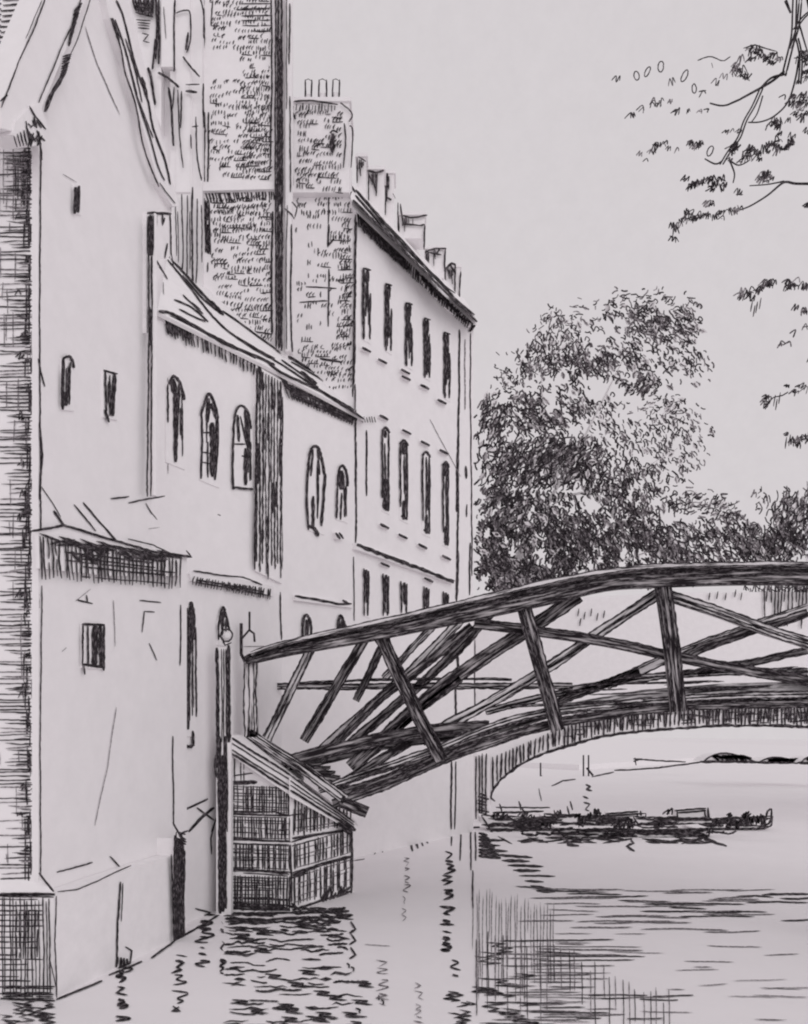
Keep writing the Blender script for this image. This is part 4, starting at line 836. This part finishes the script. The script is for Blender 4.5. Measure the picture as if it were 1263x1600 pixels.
m.stroke(YP(24.3), [(775, 1262), (860, 1262)], 3); m.stroke(YP(24.3), [(770, 1270), (850, 1268)], 4)
tag(m.build('coiled_ropes'), kind='stuff'); tag(bpy.data.objects['coiled_ropes'], 'tangle of dark rope and gear heaped on the punts by the pier', 'rope')
m = M()
S = lambda P, w=3, mat='ink', **k: m.stroke(WAT, P, w, mat, **k)
for k in range(26): x = R.uniform(775, 1130); S([(x, 1311 + R.uniform(-6, 8)), (x + R.uniform(20, 60), 1311 + R.uniform(-6, 8))], R.uniform(2.5, 5), taper=.8)
S([(885, 1308), (888, 1320), (905, 1322)], 5); S([(985, 1310), (990, 1318), (980, 1322), (992, 1330)], 5); S([(1100, 1312), (1130, 1320), (1136, 1322)], 4); S([(1096, 1306), (1120, 1316)], 4)
tag(m.build('ripples'), kind='stuff')
m_ = bpy.data.objects['ripples']; tag(m_, 'short dark ripples below the moored punts', 'ripples')
for x, y0, y1, lab in ((845, 1192, 1228, 'thin single mooring stake seen through the stone arch'), (917, 1180, 1224, 'stout double mooring stake seen through the stone arch')):
    yy = 62.0; pl = YP(yy); g = thing('mooring_stake', lab, 'stake', (pl.at(x, y1).x, yy, 0), 'mooring stakes beyond the stone arch')
    for dx in ((0,) if x < 900 else (-5, 3)):
        m = M(); m.tube([pl.at(x + dx, 1217), pl.at(x + dx, y0)], .06, 6); m.build('stake', g)
    m = M(); m.tube([pl.at(x, y0 + 20), pl.at(x + 10, y0 + 32)], .08, 6); m.build('cleat', g)
# far bank
m = M(); Bk = [WAT.at(x, y) for x, y in ((640, 1190), (905, 1204), (1000, 1197), (1105, 1190), (1263, 1190), (1700, 1188))]
for i in range(len(Bk) - 1):
    a, b = Bk[i], Bk[i + 1]; up = V((0, 0, .5)); m.face([a, b, b + up, a + up], 'stone'); m.face([a + up, b + up, b + V((60, 500, .6)), a + V((30, 500, .6))], 'stone')
for P in ([(960, 1204), (1030, 1200), (1100, 1190)], [(990, 1186), (1072, 1191)], [(990, 1190), (1004, 1186)], [(992, 1184), (994, 1196)]): m.stroke(YP(64), P, 3)
tag(m.build('far_bank'), kind='structure')
def heap(x0, x1, y0, y1, Y, label):
    g = thing('covered_boat', label, 'boat', (YP(Y).at((x0 + x1) / 2, y1).x, Y, 0), 'covered boats on the far water')
    pl = YP(Y); m = M(); N = 9
    top_ = [(lerp(x0, x1, i / N), y1 - (y1 - y0) * math.sin(math.pi * (i / N) ** .8)) for i in range(N + 1)]
    m.prism([pl.at(x, y) for x, y in [(x1, y1), (x0, y1)] + top_[1:-1]], (0, 2, 0), 'stone')
    for k in range(12): t = R.uniform(.25, .95); m.stroke(pl, [(lerp(x0, x1, t), y1 - 2), (lerp(x0, x1, t - .12), y0 + 4), (lerp(x0, x1, t + .1), y1 - 5)], 3.6, off=.05, smooth=True)
    m.stroke(pl, top_, 3.4, off=.05); m.stroke(pl, [(x0 - 6, y1), (x1 + 5, y1 + 1)], 5, off=.05)
    m.build('cover', g)
heap(1100, 1180, 1177, 1190, 50, 'dark humped covered boat beyond the arch, with a rounded cover')
heap(1186, 1250, 1184, 1191, 50, 'low flat covered boat beyond the arch, right of the humped one')
heap(1252, 1300, 1182, 1192, 49, 'covered boat cut off by the right edge, beyond the arch')

# ------------------------------------------------------------ trees
def crown(m, blobs, Y0, Y1, clip=None, pale=.0):
    for (cx, cy, rx, ry, n, ang, w_, ln) in blobs:
        for _ in range(int(n * 1.3)):
            for _t in range(20):
                u, v = R.gauss(0, .48), R.gauss(0, .48)
                if u * u + v * v < 1: break
            x, y = cx + u * rx, cy + v * ry
            if noise_at(x * .05, y * .07) < R.uniform(-.55, -.04): continue
            if clip and not clip(x, y): continue
            rr = math.sqrt(max(0, 1 - u * u - v * v)); yy = (Y0 + Y1) / 2 + R.uniform(-1, .6) * (Y1 - Y0) / 2 * (.25 + .75 * rr)
            pl = Pl((0, yy, 0), (R.uniform(-.35, .35), -1, R.uniform(-.3, .3)))
            pl = Pl(YP(yy).at(x, y), pl.n)
            a = math.radians(ang + R.gauss(0, 28)); l = ln * R.uniform(.5, 1.3); dx, dy = math.cos(a) * l / 2, -math.sin(a) * l / 2; b = R.uniform(-.22, .3)
            l *= .82; dx *= .82; dy *= .82; k = R.random()
            if k < .94: m.stroke(pl, [(x - dx, y - dy), (x - dy * b * 2, y + dx * b * 2), (x + dx, y + dy)], w_ * R.uniform(.65, 1.2), 'ink' if R.random() < .66 else 'faint', smooth=True, step=4, jit=.3, off=0)
            else:
                r = ln * .3; m.stroke(pl, [(x - r, y + r * .6), (x - r * .4, y - r), (x + r * .6, y - r * .7), (x + r, y + r * .3), (x + r * .2, y + r)], w_ * .85, smooth=True, step=3, jit=.3, off=0)
            if R.random() < pale:
                q = pl.back(.05); s_ = R.uniform(3, 6); c_, s2 = math.cos(a) * s_ * 1.5, -math.sin(a) * s_ * 1.5
                m.face([q.at(x - c_, y - s2), q.at(x - s2 * .5, y + c_ * .5), q.at(x + c_, y + s2), q.at(x + s2 * .5, y - c_ * .5)], 'leaf')
g = thing('spreading_tree', 'large dense leafy tree rising beyond the bridge beside the far house', 'tree', (YP(42).at(755, 1200).x, 42, 0))
m = M()
B = [ # cx, cy, rx, ry, n, angle, width, length
 (1010, 470, 80, 26, 90, 20, 2.6, 11), (960, 500, 60, 30, 60, 120, 2.8, 12), (1025, 505, 62, 32, 200, 130, 3, 12), (1075, 500, 26, 40, 70, 130, 2.8, 12),
 (900, 490, 55, 30, 36, 25, 2.2, 12), (880, 545, 50, 30, 70, 70, 2.6, 12), (840, 560, 40, 40, 130, 75, 2.6, 13), (910, 575, 55, 38, 190, 100, 3, 15), (800, 580, 50, 36, 60, 120, 2.4, 9),
 (985, 565, 60, 40, 190, 130, 3, 13), (1000, 600, 36, 20, 80, 60, 3, 12), (1070, 575, 50, 36, 80, 120, 2.7, 12), (1055, 530, 50, 30, 60, 130, 2.6, 12),
 (810, 620, 55, 26, 60, 30, 2.6, 10), (850, 645, 60, 45, 330, 130, 3, 14), (770, 660, 30, 50, 170, 65, 2.8, 16), (925, 640, 50, 36, 100, 120, 2.8, 11), (960, 690, 70, 40, 120, 120, 2.8, 12), (1060, 670, 60, 48, 150, 120, 2.6, 11), (1020, 640, 60, 30, 50, 20, 2.3, 10),
 (870, 720, 80, 45, 500, 55, 3, 18), (790, 730, 50, 50, 190, 60, 3, 18), (800, 800, 60, 60, 480, 70, 3.2, 15), (775, 860, 34, 60, 560, 120, 3.6, 12), (950, 750, 60, 50, 170, 100, 3, 15), (990, 790, 60, 40, 200, 110, 3.2, 14),
 (870, 820, 70, 55, 460, 110, 3.2, 14), (850, 880, 90, 36, 470, 100, 3.4, 13), (940, 850, 80, 50, 500, 110, 3.1, 16), (1030, 850, 70, 40, 280, 120, 3.2, 16), (1020, 720, 50, 40, 60, 120, 2.6, 12),
 (1010, 895, 120, 24, 300, 115, 2.8, 13), (1030, 770, 60, 50, 120, 115, 2.7, 13), (1060, 720, 50, 40, 60, 120, 2.5, 11), (870, 510, 50, 34, 60, 100, 2.4, 11), (1140, 800, 40, 24, 50, 40, 2.5, 11),
 (800, 905, 70, 26, 380, 110, 3.6, 12), (1060, 780, 50, 30, 50, 20, 2.5, 12), (1110, 790, 50, 24, 60, 30, 2.6, 12), (1120, 830, 60, 30, 200, 120, 2.8, 14), (1080, 870, 80, 24, 170, 130, 3, 16)]
crown(m, B, 36, 46, lambda x, y: 742 < x and y < 950, .1)
m.build('crown', g)
m = M()
def limb(P, rs, Y=41, mat='stone'): m.tube([YP(Y + (p[2] if len(p) > 2 else 0)).at(p[0], p[1]) for p in P], rs, 7, mat)
limb([(752, 1217), (756, 1080), (775, 960), (815, 860), (860, 780)], [.4, .34, .28, .2, .12]); limb([(860, 780), (905, 700), (950, 610), (985, 540)], [.1, .07, .05, .02]); limb([(815, 860), (830, 750), (850, 650), (845, 570)], [.1, .07, .05, .02]); limb([(860, 780), (960, 760), (1060, 700)], [.08, .05, .02]); limb([(775, 960), (900, 900), (1050, 850)], [.12, .07, .03])
m.build('trunk', g)
g = thing('riverside_willow', 'shaggy willow of long upright strokes at the right beyond the bridge', 'tree', (YP(40).at(1360, 1200).x, 40, 0))
m = M(); crown(m, [(1235, 800, 50, 44, 120, 75, 2.7, 22), (1215, 850, 60, 40, 280, 100, 3, 20), (1170, 860, 40, 26, 110, 125, 3, 18), (1290, 800, 60, 60, 160, 75, 2.7, 22), (1170, 850, 18, 34, 60, 110, 3, 14), (1185, 770, 14, 26, 14, 60, 2.4, 12), (1240, 930, 70, 26, 90, 92, 2.6, 30), (1350, 850, 80, 80, 120, 80, 2.8, 22), (1170, 925, 20, 14, 8, 80, 2.2, 16)], 37, 43, None, .1)
m.build('crown', g)
m = M(); limb([(1365, 1220), (1355, 1050), (1340, 900), (1330, 780)], [.4, .35, .3, .1], 40); limb([(1350, 960), (1290, 880), (1240, 800)], [.2, .12, .04], 40); m.build('trunk', g)
# overhanging near tree
g = thing('overhanging_tree', 'thin drooping branches with sparse curled leaves hanging in at the upper right', 'tree', (6.9, 12.4, 0))
OY = 12.0; OP = YP(OY)
m = M(); T_ = lambda P, rs: m.tube([YP(OY + (i % 3) * .05).at(*p) for i, p in enumerate(catmull(P, 4))], [lerp(rs[0], rs[1], i / (len(catmull(P, 4)) - 1)) for i in range(len(catmull(P, 4)))], 6, 'ink')
T_([(1350, 1500), (1365, 1100), (1350, 700), (1330, 350), (1300, 120), (1262, -60), (1243, -140)], (.24, .1)); 
br = M(); mm = m; m = br
def twig(P, w0=4, w1=2):
    pts = catmull(P, 5); n = len(pts)
    for dx in (-w0 * .32, w0 * .32) if w0 > 5 else (0,):
        br.tube([YP(OY + .2 * math.sin(i * .4)).at(p[0] + dx, p[1]) for i, p in enumerate(pts)], [lerp(w0 if w0 <= 5 else 2.6, w1, i / (n - 1)) * pxw(OY) * .5 for i in range(n)], 5, 'ink')
twig([(1245, -60), (1242, 10), (1240, 55), (1232, 90), (1225, 118)], 9, 3.4); twig([(1252, -10), (1247, 40), (1236, 75)], 6, 3); twig([(1270, 15), (1255, 28), (1243, 45)], 7, 2.5); twig([(1228, 0), (1236, 20)], 5, 3)
twig([(1225, 112), (1205, 128), (1175, 145), (1150, 158), (1130, 165), (1110, 161)], 4.4, 2.2); twig([(1225, 116), (1205, 122), (1190, 136)], 4, 3); twig([(1190, 138), (1178, 165), (1165, 188), (1155, 215), (1140, 236), (1128, 256)], 7, 2.6); twig([(1192, 150), (1184, 176), (1175, 190)], 2.4, 2)
twig([(1250, 80), (1244, 120), (1232, 158), (1212, 180), (1190, 190), (1170, 191)], 3.4, 2); twig([(1250, 40), (1256, 60), (1262, 80)], 3, 2); twig([(1246, 60), (1252, 90), (1250, 130)], 6, 3); twig([(1128, 252), (1118, 256), (1102, 248)], 3, 2); twig([(1140, 250), (1155, 258), (1172, 250)], 2.4, 2)
twig([(1280, 287), (1245, 287), (1225, 285), (1200, 305), (1172, 322), (1150, 330)], 4.4, 2); twig([(1225, 283), (1200, 288), (1172, 290)], 2.6, 1.6); twig([(1140, 250), (1148, 270), (1146, 285)], 3, 2); twig([(1320, 180), (1290, 240), (1270, 287)], 5, 4)
br.build('branches', g); mm.build('trunk', g)
lf = M()
def leaf(x, y, r=7, n=2, w_=2.6, sl=.5):
    if r > 6 and R.random() < .4: leaf(x + R.uniform(-6, 6), y + R.uniform(-5, 5), 6, 2, w_ * .95, sl)
    pl = Pl(YP(OY + R.uniform(-.4, .4)).at(x, y), (R.uniform(-.25, .25), -1, R.uniform(-.2, .2))); scribble(lf, pl, x, y, r * .85, n, w_ * .85, 'ink' if R.random() < .8 else 'faint', sl)
for x, y in ((965, 123), (1050, 127), (1098, 145), (985, 182), (1002, 168), (1057, 174)): leaf(x, y, 8, 2, 2.6)
for x, y in ((995, 118), (1012, 112), (1070, 118), (1033, 104), (1085, 138), (1024, 230), (1110, 236)):   # open loops
    tl = R.uniform(-.1, .6); rx_, ry_ = R.uniform(3, 4.5), R.uniform(7, 9.5); lf.stroke(OP, [(x + rx_ * math.cos(t) + tl * 7 * math.sin(t), y - ry_ * math.sin(t)) for t in [.3 + k * .8 for k in range(9)]], 2.2, smooth=True, step=3)
for x, y in ((1020, 164), (1035, 156), (1048, 158), (1076, 173), (1105, 172), (1094, 173), (1045, 232), (1058, 234), (1080, 222), (1092, 228), (1135, 205), (1000, 240), (1010, 250), (1155, 205), (1145, 203), (1216, 200), (1232, 188), (1242, 178)): leaf(x, y, 6, 2, 2.4)
for x, y in ((1120, 128), (1132, 118), (1150, 102), (1158, 92), (1175, 76), (1188, 82), (1198, 92), (1206, 98), (1210, 86), (1168, 118), (1160, 110), (1072, 280), (1084, 288), (1096, 284), (1108, 280), (1118, 288), (1130, 292), (1128, 280), (1165, 242), (1175, 236), (1185, 240), (1195, 232), (1170, 246), (1205, 225), (1225, 232), (1236, 222), (1238, 212), (1188, 280), (1196, 272), (1250, 168), (1258, 160), (1262, 176), (1258, 84), (1262, 98), (1254, 150), (1142, 232), (1150, 228), (1245, 165), (1217, 190), (1208, 195), (1263, 205)): leaf(x, y, 9, 3, 2.8)
for x, y in ((1052, 372), (1056, 360), (1062, 350), (1070, 342), (1074, 332), (1086, 342), (1096, 338), (1106, 336), (1118, 338), (1126, 332), (1144, 330), (1152, 328), (1104, 318), (1112, 316), (1155, 300), (1262, 320)): leaf(x, y, 8, 3, 2.6, .2)
for x, y in ((1158, 466), (1166, 460), (1176, 454), (1188, 452), (1200, 440), (1208, 440), (1232, 440), (1246, 438), (1258, 446), (1244, 480), (1256, 486), (1240, 520), (1232, 536), (1258, 512), (1196, 632), (1202, 624), (1255, 604), (1240, 612), (1262, 682), (1244, 690), (1222, 536), (1268, 560), (1280, 470), (1290, 540), (1285, 620), (1290, 690)): leaf(x, y, 8, 2, 2.8)
for x, y in ((1176, 478), (1184, 480), (1190, 474), (1212, 626), (1220, 622), (1236, 688), (1230, 692), (1215, 632), (1180, 486)): lf.stroke(OP, [(x, y - 9), (x - 3, y + 9)], 2.4)
lf.stroke(OP, [(1090, 94), (1110, 88), (1130, 95), (1142, 88)], 2.2, smooth=True); lf.stroke(OP, [(1112, 98), (1114, 106)], 2); lf.stroke(OP, [(1196, 640), (1208, 622), (1222, 618), (1232, 612)], 2.2, smooth=True)
lf.stroke(OP, [(1162, 75), (1180, 70), (1198, 76), (1214, 80)], 2.6); lf.stroke(OP, [(1164, 110), (1172, 126), (1160, 120)], 2.2)
for _ in range(120):
    cx, cy = R.choice(((1172, 84), (1200, 92), (1150, 110), (1090, 284), (1122, 286), (1180, 238), (1210, 228), (1235, 216), (1252, 180), (1240, 160), (1082, 342), (1112, 334), (1256, 150), (1262, 90), (1262, 120), (1250, 445), (1255, 480), (1258, 690), (1020, 164), (1080, 224), (1035, 232), (1166, 462), (1200, 445), (1240, 444), (1245, 520), (1205, 628), (1250, 606), (1245, 684), (1150, 240), (1060, 350), (1140, 328), (1195, 275), (1215, 200)))
    leaf(cx + R.gauss(0, 9), cy + R.gauss(0, 5), R.uniform(5, 9), 2, R.uniform(2.2, 3.2))
lf.build('foliage', g)
for o in bpy.data.objects:
    if '_o' in o: del o['_o']
